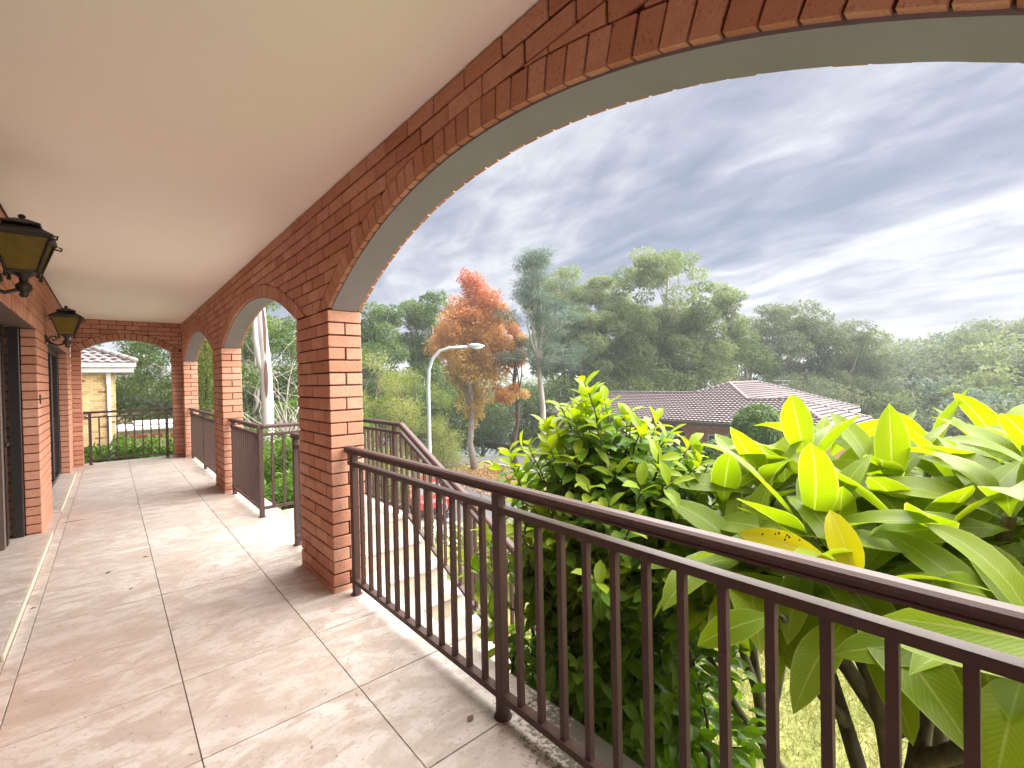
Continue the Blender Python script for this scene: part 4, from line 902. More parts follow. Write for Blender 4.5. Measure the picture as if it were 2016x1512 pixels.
# person standing by the car
def person():
    root = tag(empty('person', (9.95, 15.9, -4.86), R(200)), 'person in dark trousers standing on the footpath beyond the stairs', 'person')
    def skin(name, mat, J, E, rad, sub=2):
        me = bpy.data.meshes.new(name); me.from_pydata(J, E, []); ob = link(name, me, root); md = ob.modifiers.new('skin', 'SKIN'); me.skin_vertices or None
        for i, v in enumerate(me.skin_vertices[0].data): v.radius = rad[i]; v.use_root = (i == 0)
        ob.modifiers.new('sub', 'SUBSURF').levels = sub; ob.modifiers['sub'].render_levels = sub; me.materials.append(MATS[mat]); return ob
    J = [(0, 0, .95), (0, 0, 1.12), (0, .01, 1.30), (0, .01, 1.44), (0, .0, 1.52), (0, -.02, 1.60), (0, -.02, 1.68),
         (.17, .01, 1.40), (.24, .03, 1.14), (.22, -.10, .95), (.20, -.17, .88), (-.17, .01, 1.40), (-.25, .02, 1.13), (-.22, -.12, .96), (-.20, -.19, .90),
         (.095, 0, .90), (.11, -.01, .50), (.115, .03, .10), (.12, -.10, .04), (-.095, 0, .90), (-.12, .03, .50), (-.125, .06, .10), (-.13, -.07, .04)]
    E = [(0, 1), (1, 2), (2, 3), (3, 4), (4, 5), (5, 6), (3, 7), (7, 8), (8, 9), (9, 10), (3, 11), (11, 12), (12, 13), (13, 14), (0, 15), (15, 16), (16, 17), (17, 18), (0, 19), (19, 20), (20, 21), (21, 22)]
    rad = [(.15, .10), (.135, .10), (.16, .105), (.09, .08), (.05, .05), (.075, .09), (.07, .08), (.06, .06), (.045, .045), (.035, .035), (.025, .035), (.06, .06), (.045, .045), (.035, .035), (.025, .035), (.085, .085), (.06, .06), (.042, .042), (.035, .03), (.085, .085), (.06, .06), (.042, .042), (.035, .03)]
    body = skin('body', 'skin', J, E, rad)
    g = 1.13
    def sub_(idx, ed, name, mat, gr): skin(name, mat, [J[i] for i in idx], ed, [(rad[i][0]*gr, rad[i][1]*gr) for i in idx])
    sub_([0, 1, 2, 3, 7, 8, 11, 12], [(0, 1), (1, 2), (2, 3), (3, 4), (4, 5), (3, 6), (6, 7)], 'shirt', 'shirt', g)
    sub_([0, 15, 16, 17, 19, 20, 21], [(0, 1), (1, 2), (2, 3), (0, 4), (4, 5), (5, 6)], 'trousers', 'trousers', 1.18)
    for i in (18, 22):
        mb = MB(); x, y, z = J[i]; mb.cbox(x-.045, x+.045, y-.06, y+.20, 0, .09, .025); mb.build('shoe', 'shoe', root)
    mb = MB(); mb.lathe([(.02, .115), (.075, .09), (.096, .03), (.094, -.03), (.08, -.05)], 14, (0, .0, 1.66)); mb.build('hair', 'hair', root, smooth=True)
    for s in (-1, 1):      # hands with five fingers
        c = J[10 if s > 0 else 14]; hd = MB(); hd.cbox(c[0]-.02, c[0]+.02, c[1]-.06, c[1]+.01, c[2]-.045, c[2]+.03, .01)
        for k in range(4): hd.tube([(c[0], c[1]-.055, c[2]+.02-k*.019), (c[0]-s*.006, c[1]-.095+.006*abs(k-1), c[2]+.012-k*.019), (c[0]-s*.02, c[1]-.115+.008*abs(k-1), c[2]-.004-k*.019)], [.009, .008, .006], 6)
        hd.tube([(c[0], c[1]-.02, c[2]+.03), (c[0]-s*.02, c[1]-.05, c[2]+.045), (c[0]-s*.03, c[1]-.08, c[2]+.04)], [.011, .009, .007], 6); hd.build('hand', 'skin', root)
person()
# ------------------------------------------------------------------ trees
def gz(x, y): return float(height(x, y))
def gum(name, lab, az, dist, ztop, zbot, rad, seed, mat='leaf_gum', bark='bark_pale', n=34, size=1.3, per=460, L=.31, Wd=.13, tr=.32, group='tall gum trees beyond the street', bare=1, squash=.6, limbs=16, shell=.6):
    x, y, _ = pol(az, dist); g = gz(x, y); rng = np.random.default_rng(seed+500); c = (x, y, (ztop+zbot)/2); 
    cl = crown_clumps(c, (rad, rad, (ztop-zbot)/2*.9), n, size, rng, .45, squash)
    # umbrella tufts on the upper outline
    for _ in range(max(3, n//6)):
        a = rng.uniform(0, 2*math.pi); q = rng.uniform(.3, .85); cl.append((x+rad*q*math.cos(a), y+rad*q*math.sin(a), ztop-size*.35-(q*q)*(ztop-zbot)*.28, size*1.05, size*1.05, size*.42))
    return tree(name, lab, 'tree', (x, y, g), (x+rng.normal()*rad*.15, y+rng.normal()*rad*.15, zbot+(ztop-zbot)*.8), tr, cl, mat, bark, per, L, Wd, seed, group, droop=-.55, limbs=limbs, bare=bare, shell=shell, split=max(.2, (zbot-g)/(ztop-g)))

# autumn liquidambar: red at the top, orange, then yellow low down
def liq():
    x, y = 19.4, 26.55; g = gz(x, y); rng = np.random.default_rng(21)
    cl = crown_clumps((x, y, 4.3), (2.7, 2.7, 3.5), 130, .75, rng, .35, .9, -1) + crown_clumps((x, y, 7.6), (1.1, 1.1, 1.3), 16, .6, rng, .3, 1.) + crown_clumps((x-.15, y+.2, .4), (1.25, 1.25, 1.9), 26, .55, rng, .2, .9) + crown_clumps((x, y, -1.0), (.55, .55, .8), 9, .4, rng, .2, .9)
    def col(P, r, rg):
        h = (P[:, 2]+1.5)/10.5; return np.clip(.02+.86*np.clip(h, 0, 1)**1.5 + (r-.5)*.42, 0, 1)
    tree('autumn_tree', 'autumn tree with a rounded crown of orange and red leaves', 'tree', (x, y, g), (x, y, 7.8), .24, cl, 'leaf_autumn', 'bark_grey', 190, .16, .14, 22, None, -.5, 26, col, .25, 1, split=.42)
    x, y = 21.6, 24.6; g = gz(x, y); cl = crown_clumps((x-.2, y+.1, 3.2), (1.0, 1.0, 2.6), 20, .5, rng, .3, .8) + crown_clumps((x-.5, y+.1, .4), (1.5, 1.3, .7), 14, .45, rng, .2, .7)
    tree('autumn_tree', 'thin dark trunked tree with rusty leaves just right of the autumn tree', 'tree', (x, y, g), (x, y, 4.6), .2, cl, 'leaf_autumn', 'bark_dark', 170, .17, .14, 23, None, -.4, 10, lambda P, r, rg: np.clip(.5+(r-.5)*.8, 0, 1), .2, 2)
liq()
def casu():
    x, y = 21.7, 22.3; g = gz(x, y); rng = np.random.default_rng(31); cl = []
    for k in range(62):
        t = rng.random(); z = 2.0+8.0*t; rr = 2.9*math.sin(math.pi*(.28+.70*t))**.8*rng.uniform(.2, 1.); a = rng.uniform(0, 2*math.pi); cl.append((x+rr*math.cos(a), y+rr*math.sin(a), z+.35*rr*.3, .85, .85, .34))
    tree('casuarina_tree', 'straight pale trunked feathery blue green tree beside the autumn tree', 'tree', (x, y, g), (x, y, 9.6), .24, cl, 'leaf_gum_blue', 'bark_pale', 330, .34, .030, 32, None, .05, 40, None, .1, 2, split=.5)
casu()
gum('gum_tree', 'dark green gum tree just left of the autumn crown, nearest the pillar', 24.6, 42, 8.3, 1.2, 3.4, 41, 'leaf_dark', 'bark_grey', 34, 1.2)
gum('gum_tree', 'taller dark gum tree peeping out behind the left of the autumn crown', 30.6, 46, 10.6, 1.5, 2.4, 42, 'leaf_dark', 'bark_grey', 26, 1.15)
gum('gum_tree', 'dense dark tree low behind the yellow green shrubs', 28.0, 44, 3.5, -4.5, 5.0, 43, 'leaf_dark', 'bark_dark', 40, 1.4)
gum('gum_tree', 'gum tree crown directly right of the feathery blue green tree', 46.9, 52, 14.0, 1.0, 4.2, 44, n=40, L=.30)
gum('gum_tree', 'gum tree with a flat top between the feathery tree and the tallest gum', 52.0, 56, 13.4, .5, 4.6, 45, n=42, L=.30)
gum('gum_tree', 'tallest gum tree with an open crown above the tiled roof', 58.3, 52, 15.2, 2.2, 5.2, 46, n=46, size=1.35, bare=2, L=.30)
gum('gum_tree', 'gum tree leaning right with sparse tufts at its right outline', 63.4, 54, 11.6, 1.0, 4.6, 47, n=34, size=1.15, bare=2, L=.28)
gum('gum_tree', 'dense lower gum tree in front of the flat topped gum', 49.6, 48, 8.2, -1.0, 4.4, 141, n=44, L=.28)
gum('gum_tree', 'dense lower gum tree under the left of the tallest gum', 55.2, 50, 9.6, -.5, 4.6, 142, n=46, L=.28)
gum('gum_tree', 'dense lower gum tree under the right of the tallest gum', 60.6, 52, 8.2, -.5, 4.6, 143, n=46, L=.28)
gum('gum_tree', 'small pale gum filling the dip right of the leaning gum', 67.8, 62, 6.0, -2.0, 4.0, 144, 'leaf_far', n=34, size=1.4, L=.3)
gum('gum_tree', 'pale sprawling gum tree behind the right end of the tiled roof', 71.6, 64, 10.2, -1.5, 5.0, 48, 'leaf_far', n=40, size=1.5, L=.34, bare=2)
gum('gum_tree', 'broad pale gum tree to the right of the sprawling one', 75.6, 67, 8.9, -2.0, 5.2, 49, 'leaf_far', n=40, size=1.5, L=.34, bare=2)
gum('gum_tree', 'lower gum tree dipping towards the hazy gap at right', 78.0, 71, 4.6, -4.0, 4.2, 50, 'leaf_far', n=30, size=1.5, L=.34)
for i, (a, d, zt_, rad, m, lab) in enumerate([
        (50.0, 45, 2.6, 4.2, 'leaf_dark', 'dark bushy tree behind the upper leaves of the glossy shrub'), (55.2, 46, 3.7, 4.2, 'leaf_mid', 'bushy green tree above the left end of the tiled roof'), (59.6, 48, 4.4, 4.4, 'leaf_gum', 'olive bushy tree above the middle of the tiled roof'),
        (63.8, 51, 3.6, 4.0, 'leaf_gum', 'round olive bush just left of the roof peak'), (67.6, 56, 4.6, 3.6, 'leaf_dark', 'dark conical tree right above the roof peak'), (72.5, 56, 1.2, 4.6, 'leaf_far', 'low pale bush behind the roof antenna'), (46.0, 43, 1.0, 4.0, 'leaf_dark', 'dark bush low behind the feathery tree trunk'), (41.5, 46, 1.5, 4.2, 'leaf_dark', 'dark bush low between the two street trunks'), (37.0, 47, .6, 4.2, 'leaf_dark', 'dark bush low behind the autumn tree trunk'), (33.0, 46, 1.4, 4.4, 'leaf_mid', 'green bush low right of the street lamp pole')]):
    x, y, _ = pol(a, d); g = gz(x, y); rng = np.random.default_rng(900+i); zb = g+1.0; cl = crown_clumps((x, y, (zt_+zb)/2), (rad, rad, (zt_-zb)/2), 36, 1.35, rng, .5, .75, -.8)
    tree('bushy_tree', lab, 'tree', (x, y, g), (x, y, zt_-1.2), .28, cl, m, 'bark_grey', 300, .26, .12, 60+i, 'bushy trees behind the street', -.2, 12, None, .4, 1, split=.2)
# yellow green shrubs to the right of the nearest pillar
def callis(i, x, y, zt_, rad, lab, n=38):
    g = gz(x, y); rng = np.random.default_rng(200+i); cl = crown_clumps((x, y, (zt_+g)/2+.6), (rad, rad, (zt_-g)/2-.4), n, .62, rng, .35, .8)
    tree('lime_tree', lab, 'tree', (x, y, g), (x+.2, y, zt_-1.0), .11, cl, 'leaf_lime', 'bark_dark', 330, .15, .030, 210+i, 'yellow green shrubs by the road', .15, 22, None, .15, 2, split=.15)
callis(0, 9.6, 20.9, 2.9, 2.2, 'airy yellow green tree right beside the nearest pillar'); callis(1, 12.3, 22.4, 2.1, 1.9, 'airy yellow green tree behind the street lamp pole'); callis(2, 8.3, 17.8, -1.2, 1.5, 'low yellow green shrub behind the upper stair railing', 26); callis(3, 13.9, 22.3, -1.2, 1.3, 'low yellow green bush spreading at the road edge', 24)
# seen through the middle arch and the end arch
def white_gum():
    x, y = 3.15, 13.65; g = gz(x, y); root = tag(empty('white_gum_tree', (x, y, g)), 'smooth white gum trunk with brown scars seen through the middle arch', 'tree'); rng = np.random.default_rng(77)
    mb = MB(); mb.tube([(0, 0, -.3), (0, 0, 1.2), (.02, 0, 2.6), (.0, 0, 3.4), (-.05, 0, 4.3), (-.10, 0, 5.3), (-.2, .1, 7.5)], [.19, .16, .15, .145, .125, .11, .09], 12)
    mb.tube([(.0, 0, 3.2), (-.14, 0, 3.7), (-.22, 0, 4.3), (-.24, 0, 5.0), (-.32, 0, 5.8), (-.7, .2, 7.6)], [.085, .085, .075, .068, .06, .045], 9); mb.build('trunk', 'bark_white', root, smooth=True)
    for z0, z1, w, xx in ((2.75, 3.75, .045, .0), (3.9, 5.2, .05, -.045)):
        mb = MB(); n = 10
        for i in range(n):
            pass
        vs = []; fs = []
        for i in range(n+1):
            t = i/n; z = z0+(z1-z0)*t; r_ = (.148 if z0 < 3 else .132-.016*t); ww = w*math.sin(math.pi*min(1, max(0, t)))**.6+.004; cx = xx*t-.0
            for s in (-1, -.33, .33, 1): a = s*ww/r_; d = R(180+13)+a; vs.append((cx+(r_+.006)*math.sin(d), (r_+.006)*math.cos(d), z))
        fs = [(i*4+k, i*4+k+1, i*4+k+5, i*4+k+4) for i in range(n) for k in range(3)]; mb.add(vs, fs); mb.build('bark_scar', 'bark_scar', root)
    cl = crown_clumps((x-.4, y+.3, g+8.6), (2.6, 2.6, 1.6), 26, .9, rng, .4, .6); V, F, r = clump_cards(cl, 220, .2, .05, rng, -.6); link('crown', np_mesh('crown', V-np.array([x, y, g]), F, 'leaf_gum', r), root)
white_gum()
for i, (x, y, zt_, zb, rad, m, lab, n) in enumerate([
        (4.6, 23.4, 5.9, -2.0, 2.3, 'leaf_mid', 'bright green tree behind the white gum trunk, left side', 46), (7.0, 25.6, 5.2, -3.0, 2.3, 'leaf_mid', 'bright green tree behind the white gum trunk, right side', 46), (5.4, 17.5, 1.2, -2.4, 1.5, 'leaf_hedge', 'leafy green shrub low behind the white gum trunk', 34),
        (1.9, 33.5, 4.0, -1.2, 2.6, 'leaf_mid', 'olive green layered tree right of the yellow brick house', 46), (3.4, 30.0, 7.5, 2.2, 3.4, 'leaf_dark', 'overhanging dark tree high behind the end arch', 40), (-2.8, 33, 7.0, 2.6, 2.6, 'leaf_gum', 'thin gum tree above the yellow brick house roof', 26), (6.8, 34.5, 5.0, -2, 3.2, 'leaf_dark', 'dark tree far behind the middle arch', 40), (12.5, 31.5, 5.5, -2, 3.0, 'leaf_dark', 'dark tree far behind the nearest pillar', 40)]):
    g = gz(x, y); rng = np.random.default_rng(300+i); cl = crown_clumps((x, y, (zt_+zb)/2), (rad, rad, (zt_-zb)/2), n, .8, rng, .45, .55)
    tree('garden_tree', lab, 'tree', (x, y, g), (x+.3, y, zt_-.8), .16, cl, m, 'bark_grey', 330, .17, .07, 320+i, 'garden trees behind the far arches', -.15, 18, None, .3, 2, split=.25)
# grey twiggy shrub in front of the white gum's right side
def twiggy():
    x, y = 4.05, 15.2; g = gz(x, y); rng = np.random.default_rng(55); root = tag(empty('twiggy_shrub', (x, y, g)), 'grey leafless twiggy shrub right of the white gum trunk', 'shrub'); mb = MB()
    for k in range(90):
        a = rng.normal(size=3)*[.25, .25, .1]; z0 = rng.uniform(1.5, 4.2); e = np.array([0, 0, z0])+rng.normal(size=3)*[.8, .8, .5]; s = np.array([0, 0, z0*.6]); mb.tube(limb_path(s*[1, 1, 1], e, rng, 5, .5), [.014, .012, .009, .006, .003], 5)
    mb.tube([(0, 0, -.2), (0, 0, 2.6)], [.06, .02], 7); mb.build('branches', 'bark_pale', root)
twiggy()
def cypress(x, y, zt_, rad, lab, name, mat, seed, zb=None, cat='conifer', blob=.26):
    g = gz(x, y); rng = np.random.default_rng(seed); root = tag(empty(name, (x, y, g)), lab, cat); cl = []
    z = g+.3
    while z < zt_-.1:
        t = (z-g)/(zt_-g); rr = rad*(1-max(0, t-.35)/.65)**.7*(.8+.2*min(1, t*4)); n = max(3, int(2*math.pi*rr/(blob*1.1)))
        for k in range(n): a = 2*math.pi*(k+rng.random())/n; s = blob*rng.uniform(.7, 1.2); cl.append((x+rr*.85*math.cos(a), y+rr*.85*math.sin(a), z+rng.normal()*.1, s, s, s*1.15))
        z += blob*1.05
    mb = MB(); mb.tube([(0, 0, -.2), (0, 0, zt_-g-.4)], [.09, .02], 7); mb.build('trunk', 'bark_dark', root)
    V, F, r = clump_cards(cl, 130, .075, .03, rng, .5, .6); link('crown', np_mesh('crown', V-np.array([x, y, g]), F, mat, r), root)
cypress(2.2, 16.6, 3.6, .55, 'golden conifer in swirling tufts seen through the farthest side arch', 'golden_conifer', 'leaf_cypress', 71)
# clipped round conifer in front of the tiled roof
def topiary(x, y, zt_, rad, lab, seed, zb):
    g = gz(x, y); rng = np.random.default_rng(seed); root = tag(empty('round_conifer', (x, y, g)), lab, 'conifer'); n = 15000
    u = unit(rng.normal(size=(n, 3))); bump_ = 1+.05*np.sin(u[:, 0]*9+u[:, 2]*5)*np.sin(u[:, 1]*8); P = np.stack([x+u[:, 0]*rad*bump_, y+u[:, 1]*rad*bump_, (zt_+zb)/2+u[:, 2]*(zt_-zb)/2*bump_], -1) - u*rng.random(n)[:, None]*.12
    V, F, r = cards(P, unit(u*.5+rng.normal(size=(n, 3))*.3+np.array([0, 0, -.75])), u, rng.uniform(.10, .2, n), rng.uniform(.03, .06, n), np.clip(rng.normal(.5, .25, n), 0, 1)); link('crown', np_mesh('crown', V-np.array([x, y, g]), F, 'leaf_topiary', r), root)
    mb = MB(); mb.tube([(0, 0, -.2), (0, 0, zt_-g-.8)], [.12, .06], 8); mb.build('trunk', 'bark_dark', root)
topiary(20.5, 7.95, .17, 1.08, 'clipped round dark green conifer in front of the tiled roof', 81, -2.4); topiary(19.2, 9.3, -1.35, .7, 'smaller clipped conifer low left of the round one', 82, -3.6)
# hedge below the end arch and garden shrubs below the landing
def hedge(lab, x0, x1, y0, y1, zt_, seed, n, mat='leaf_hedge', name='hedge', size=.26, L=.10, Wd=.05, per=150):
    rng = np.random.default_rng(seed); cx, cy = (x0+x1)/2, (y0+y1)/2; g = gz(cx, cy); cl = [(rng.uniform(x0, x1), rng.uniform(y0, y1), rng.uniform(g+.3, zt_-size*.5), size*rng.uniform(.7, 1.3), size*rng.uniform(.7, 1.3), size*rng.uniform(.6, 1.1)) for _ in range(n)]
    shrub(name, lab, 'hedge' if name == 'hedge' else 'shrub', (cx, cy, g), cl, mat, 'bark_dark', per, L, Wd, seed, None, .2, 10)
hedge('bright green leafy hedge behind the end arch railing', -1.1, 1.7, 13.0, 13.9, .30, 91, 120)
hedge('bright lime shrub below the landing beside the corner post', 1.75, 2.5, 7.0, 8.2, .05, 92, 40, 'leaf_hedge', 'garden_shrub', .2); hedge('green shrub beyond the landing near the white gum foot', 1.7, 3.0, 9.0, 11.2, .35, 93, 60, 'leaf_hedge', 'garden_shrub', .26)
hedge('dark green shrub beside the conifer behind the farthest railing', 1.7, 3.0, 12.2, 14.4, .4, 94, 60, 'leaf_mid', 'garden_shrub', .3)
hedge('leafy shrub on the bank behind the foot of the stairs', 5.2, 7.2, 7.6, 9.8, -2.2, 95, 60, 'leaf_hedge', 'garden_shrub', .32)
hedge('lime green shrub glimpsed under the glossy shrub by the stairs', 3.9, 5.2, 4.6, 5.9, -.75, 96, 40, 'leaf_lime', 'garden_shrub', .24)
# wooded hillside at the right
ORD = ['first', 'second', 'third', 'fourth', 'fifth', 'sixth', 'seventh', 'eighth', 'ninth', 'tenth', 'eleventh', 'twelfth', 'thirteenth', 'fourteenth', 'fifteenth']
k = 0
for row, (d0, cnt, zb0, zt0, rad) in enumerate([(60, 6, -11, -1.6, 4.2), (70, 7, -11, .9, 4.6), (82, 8, -9, 3.4, 5.0), (95, 9, -5, 6.2, 5.2), (112, 9, -1, 8.0, 6.0)]):
    for j in range(cnt):
        a = 77.5+row*.35+(j+.5*(row % 2))*17.0/cnt+random.uniform(-.5, .5); d = d0+random.uniform(-4, 4); x, y, _ = pol(a, d); g = gz(x, y); rng = np.random.default_rng(1000+k)
        zt_ = zt0+random.uniform(-1.3, 1.6)-(1.5 if a < 80 else 0)-(1.2 if row > 2 and a < 83 else 0); zb = min(zb0, zt_-4); cl = crown_clumps((x, y, (zt_+zb)/2), (rad, rad, (zt_-zb)/2), 30, 1.9, rng, .5, .6, -.5)
        tree('hillside_tree', ORD[j]+' tree from the left in the '+['lowest', 'second lowest', 'middle', 'second highest', 'highest'][row]+' row on the hazy hillside', 'tree', (x, y, g), (x, y, zt_-2), .3, cl, ['leaf_far', 'leaf_gum', 'leaf_far', 'leaf_gum_blue'][k % 4], 'bark_pale', 170, .5, .26, 1000+k, 'trees massed on the hazy hillside', -.1, 8, None, .4, 1, split=.3); k += 1
# far woodland closing the horizon, one mass
def woodland():
    rng = np.random.default_rng(61); cl = []
    for _ in range(520):
        a = rng.uniform(-12, 100); d = rng.uniform(120, 190); x, y, _ = pol(a, d); s = rng.uniform(4, 7); g = gz(x, y); cl.append((x, y, g+rng.uniform(1, 9.5 if a < 62 else 4), s, s, s*.6))
    V, F, r = clump_cards(cl, 70, 1.3, .7, rng, -.1); return np_mesh('far_woodland', V, F, 'leaf_far', r)
tag(link('far_woodland', woodland()), 'distant woodland closing the horizon behind the street trees', 'woodland', kind='stuff')
# low undergrowth on the banks between garden and street
def undergrowth():
    rng = np.random.default_rng(62); cl = []
    for _ in range(190):
        x, y = rng.uniform(6.8, 9.4), rng.uniform(-12, 9); g = gz(x, y); s = rng.uniform(.25, .5); cl.append((x, y, g+.2, s, s, s*.7))
    for _ in range(230):
        x, y = rng.uniform(24.5, 45), rng.uniform(37, 46); g = gz(x, y); s = rng.uniform(.6, 1.2); cl.append((x, y, g+.5, s, s, s*.7))
    for _ in range(120):
        x, y = rng.uniform(2.6, 7.5), rng.uniform(6, 24); g = gz(x, y); s = rng.uniform(.25, .5); cl.append((x, y, g+.15, s, s, s*.7))
    V, F, r = clump_cards(cl, 130, .16, .06, rng, .1, .2); return np_mesh('undergrowth', V, F, 'leaf_hedge', r)
tag(link('undergrowth', undergrowth()), 'low green ground cover on the banks', 'ground cover', kind='stuff')
# ------------------------------------------------------------------ strap leaved border beside the lawn
def strap_plant(x, y, s, seed, lab, h=.42):
    rng = np.random.default_rng(seed); g = gz(x, y)+.03; root = tag(empty('strap_leaf_plant', (x, y, g)), lab, 'plant', 'strap leaved plants edging the lawn'); V = []; F = []; rr = []
    for k in range(46):
        a = rng.uniform(0, 2*math.pi); L = h*rng.uniform(.7, 1.25)*s; tilt = rng.uniform(.15, 1.0); w = .011*rng.uniform(.8, 1.4); d = np.array([math.cos(a), math.sin(a), 0]); sd_ = np.array([-math.sin(a), math.cos(a), 0]); o = len(V); p = d*.04*rng.random(); r = rng.random()
        for i in range(5):
            t = i/4; q = p + d*(L*tilt*t*t*.9+.03*t) + np.array([0, 0, L*(t-.55*tilt*t*t)]); ww = w*(1-.85*t**2); V += [q-sd_*ww, q+sd_*ww]; rr += [r, r]
        F += [(o+2*i, o+2*i+1, o+2*i+3, o+2*i+2) for i in range(4)]
    link('leaves', np_mesh('leaves', np.array(V), np.array(F), 'strap_leaf', np.array(rr)), root)
n_ = 0
for j in range(15):
    for i in range(2):
        strap_plant(6.05+.3*i+random.uniform(-.06, .06), -2.0+j*.42+random.uniform(-.1, .1), random.uniform(.8, 1.2), 400+n_, ORD[14-j]+' strap leaved plant from the left in the '+('front', 'back')[i]+' row edging the lawn'); n_ += 1

# ------------------------------------------------------------------ leaf meshes (shared)
def leaf_mesh(name, mat, L, Wd, fold, arch, twist=0., seg=8, wave=0., seed=0, blunt=1., petiole=.08):
    rng = random.Random(seed); us = (-1, -.5, 0, .5, 1); V = []; UV = []
    for i in range(seg+1):
        t = i/seg; ang = arch*t; # arc of total bend `arch`
        if abs(arch) > 1e-3: y = L*math.sin(ang)/arch; z = -L*(1-math.cos(ang))/arch
        else: y, z = L*t, 0
        tt = max(0, (t-petiole)/(1-petiole)); w = Wd/2*max(.02, (math.sin(math.pi*tt**(.82 if blunt > 1 else .9))**.75)*(1. if tt < .97 else .6)) if 0 < tt < 1 else (.004 if t < .5 else .0015)
        nz, ny = math.cos(ang), math.sin(ang); tw = twist*t
        for u in us:
            h = abs(u)*w*fold + wave*math.sin(t*9+u*2+seed)*w*abs(u); x = u*w; x2 = x*math.cos(tw)-h*math.sin(tw); h2 = x*math.sin(tw)+h*math.cos(tw)
            V.append((x2, y+h2*ny, z+h2*nz)); UV.append((.5+u*.5, t))
    F = [(i*5+k, i*5+k+1, (i+1)*5+k+1, (i+1)*5+k) for i in range(seg) for k in range(4)]
    return np_mesh(name, np.array(V), np.array(F), mat, uv=np.array(UV), smooth=True)
PL = [leaf_mesh('leaf', 'plumeria_leaf', 1., .275+.03*(i % 3), .18+.16*(i % 2), a, tw, 8, .08, i) for i, (a, tw) in enumerate([(.35, .2), (.6, -.3), (.85, .35), (1.1, -.2), (1.4, .25), (.15, -.1), (.7, .45)])]
PY = [leaf_mesh('leaf', 'plumeria_yellow' if i == 0 else 'plumeria_plain_yellow', 1., (.28, .37)[i], .25, a, .1, 8, .08, 20+i) for i, a in enumerate((.7, .9))]
SLm = [leaf_mesh('leaf', 'shrub_leaf', 1., .46+.05*(i % 2), .35, a, .2*(i-2), 4, .08, 30+i, petiole=.06) for i, a in enumerate((.2, .5, .8, 1.1))]
SYm = [leaf_mesh('leaf', 'shrub_young', 1., .46, .3, a, .1, 4, .1, 40+i, petiole=.06) for i, a in enumerate((.3, .6, .95))]
def leaf_matrix(p, d, nrm, s):
    d = Vector(d).normalized(); n = Vector(nrm); x = d.cross(n)
    if x.length < 1e-4: x = d.cross(Vector((1, 0, 0)))
    x.normalize(); n = x.cross(d); return Matrix(((x.x*s, d.x*s, n.x*s, p[0]), (x.y*s, d.y*s, n.y*s, p[1]), (x.z*s, d.z*s, n.z*s, p[2]), (0, 0, 0, 1)))

# ------------------------------------------------------------------ plumeria leaning over the near railing
pm = tag(empty('plumeria_shrub', (2.7, .75, -1.48)), 'plumeria with big lime green leaves leaning over the near railing', 'shrub'); PO = Vector(pm.location)
def stem(pts, r0, r1):
    pts = [Vector(p) for p in pts]; P = []
    for i in range(len(pts)-1):
        a, b, c, d = pts[max(0, i-1)], pts[i], pts[i+1], pts[min(len(pts)-1, i+2)]
        for k in range(5): t = k/5; P.append(.5*((2*b)+(c-a)*t+(2*a-5*b+4*c-d)*t*t+(3*b-a-3*c+d)*t**3))
    P.append(pts[-1]); n = len(P); mb = MB(); mb.tube([p-PO for p in P], [r0+(r1-r0)*i/(n-1)+random.uniform(-.0015, .0015) for i in range(n)], 9); mb.build('stem', 'bark_green', pm, smooth=True)
TIPS = {'A': (2.25, 0.84, 0.91), 'B': (1.74, 0.4, 0.77), 'C': (2.46, 0.46, 0.91), 'D': (1.68, 0.03, 0.77), 'E': (2.6, 0.22, 0.91), 'F': (2.25, -0.02, 0.99), 'G': (2.62, 1.12, 0.57), 'H': (2.9, 0.8, 0.95), 'I': (2.02, 0.24, 0.85), 'J': (3.1, 0.12, 0.97), 'K': (1.95, 0.68, 0.59), 'M': (2.35, 1.05, 0.43), 'N': (2.1, -0.25, 0.92), 'O': (2.75, -0.15, 0.97)}
base = Vector((2.7, .75, -1.5))
stem([base, (2.45, .62, -.95), (2.16, .42, -.45), (2.05, .30, .10), TIPS['I']], .055, .022); stem([(2.08, .36, -.2), (1.90, .36, .25), TIPS['B']], .032, .02)
stem([(2.05, .30, .10), (1.85, .12, .40), TIPS['D']], .03, .02); stem([(2.14, .40, -.40), (2.30, .62, .15), TIPS['A']], .034, .02); stem([(2.25, .55, .0), (2.05, .62, .25), TIPS['K']], .024, .016)
stem([(2.85, .45, -1.5), (2.62, .34, -.8), (2.45, .28, -.1), TIPS['C']], .045, .02); stem([(2.5, .30, -.3), (2.62, .2, .3), TIPS['E']], .032, .018); stem([(2.47, .29, -.2), (2.3, .06, .3), TIPS['F']], .032, .018)
stem([(2.95, .95, -1.5), (2.7, 1.0, -.8), (2.55, 1.02, -.2), TIPS['G']], .04, .018); stem([(2.62, 1.0, -.5), (2.8, .9, .3), TIPS['H']], .03, .018); stem([(2.58, 1.01, -.3), (2.42, 1.04, .05), TIPS['M']], .026, .016)
stem([(2.45, .28, -.1), (2.8, .2, .4), TIPS['J']], .03, .018); stem([(2.6, -.05, -1.5), (2.45, .05, -.75), (2.25, -.12, .0), TIPS['N']], .045, .02); stem([(2.42, .03, -.6), (2.6, -.08, .2), TIPS['O']], .034, .018)
stem([(3.1, .55, -1.5), (2.75, .75, -.9), (2.35, .98, -.3), (2.2, 1.1, .05)], .03, .014); stem([(2.5, .75, -1.2), (2.2, .95, -.7), (2.05, 1.08, -.25)], .03, .016)
def put(me, p, d, nrm, s, root=pm, O=PO):
    o = link('leaf', me, root); o.matrix_local = Matrix.Translation(-O) @ leaf_matrix(p, d, nrm, s); return o
rgp = random.Random(12)
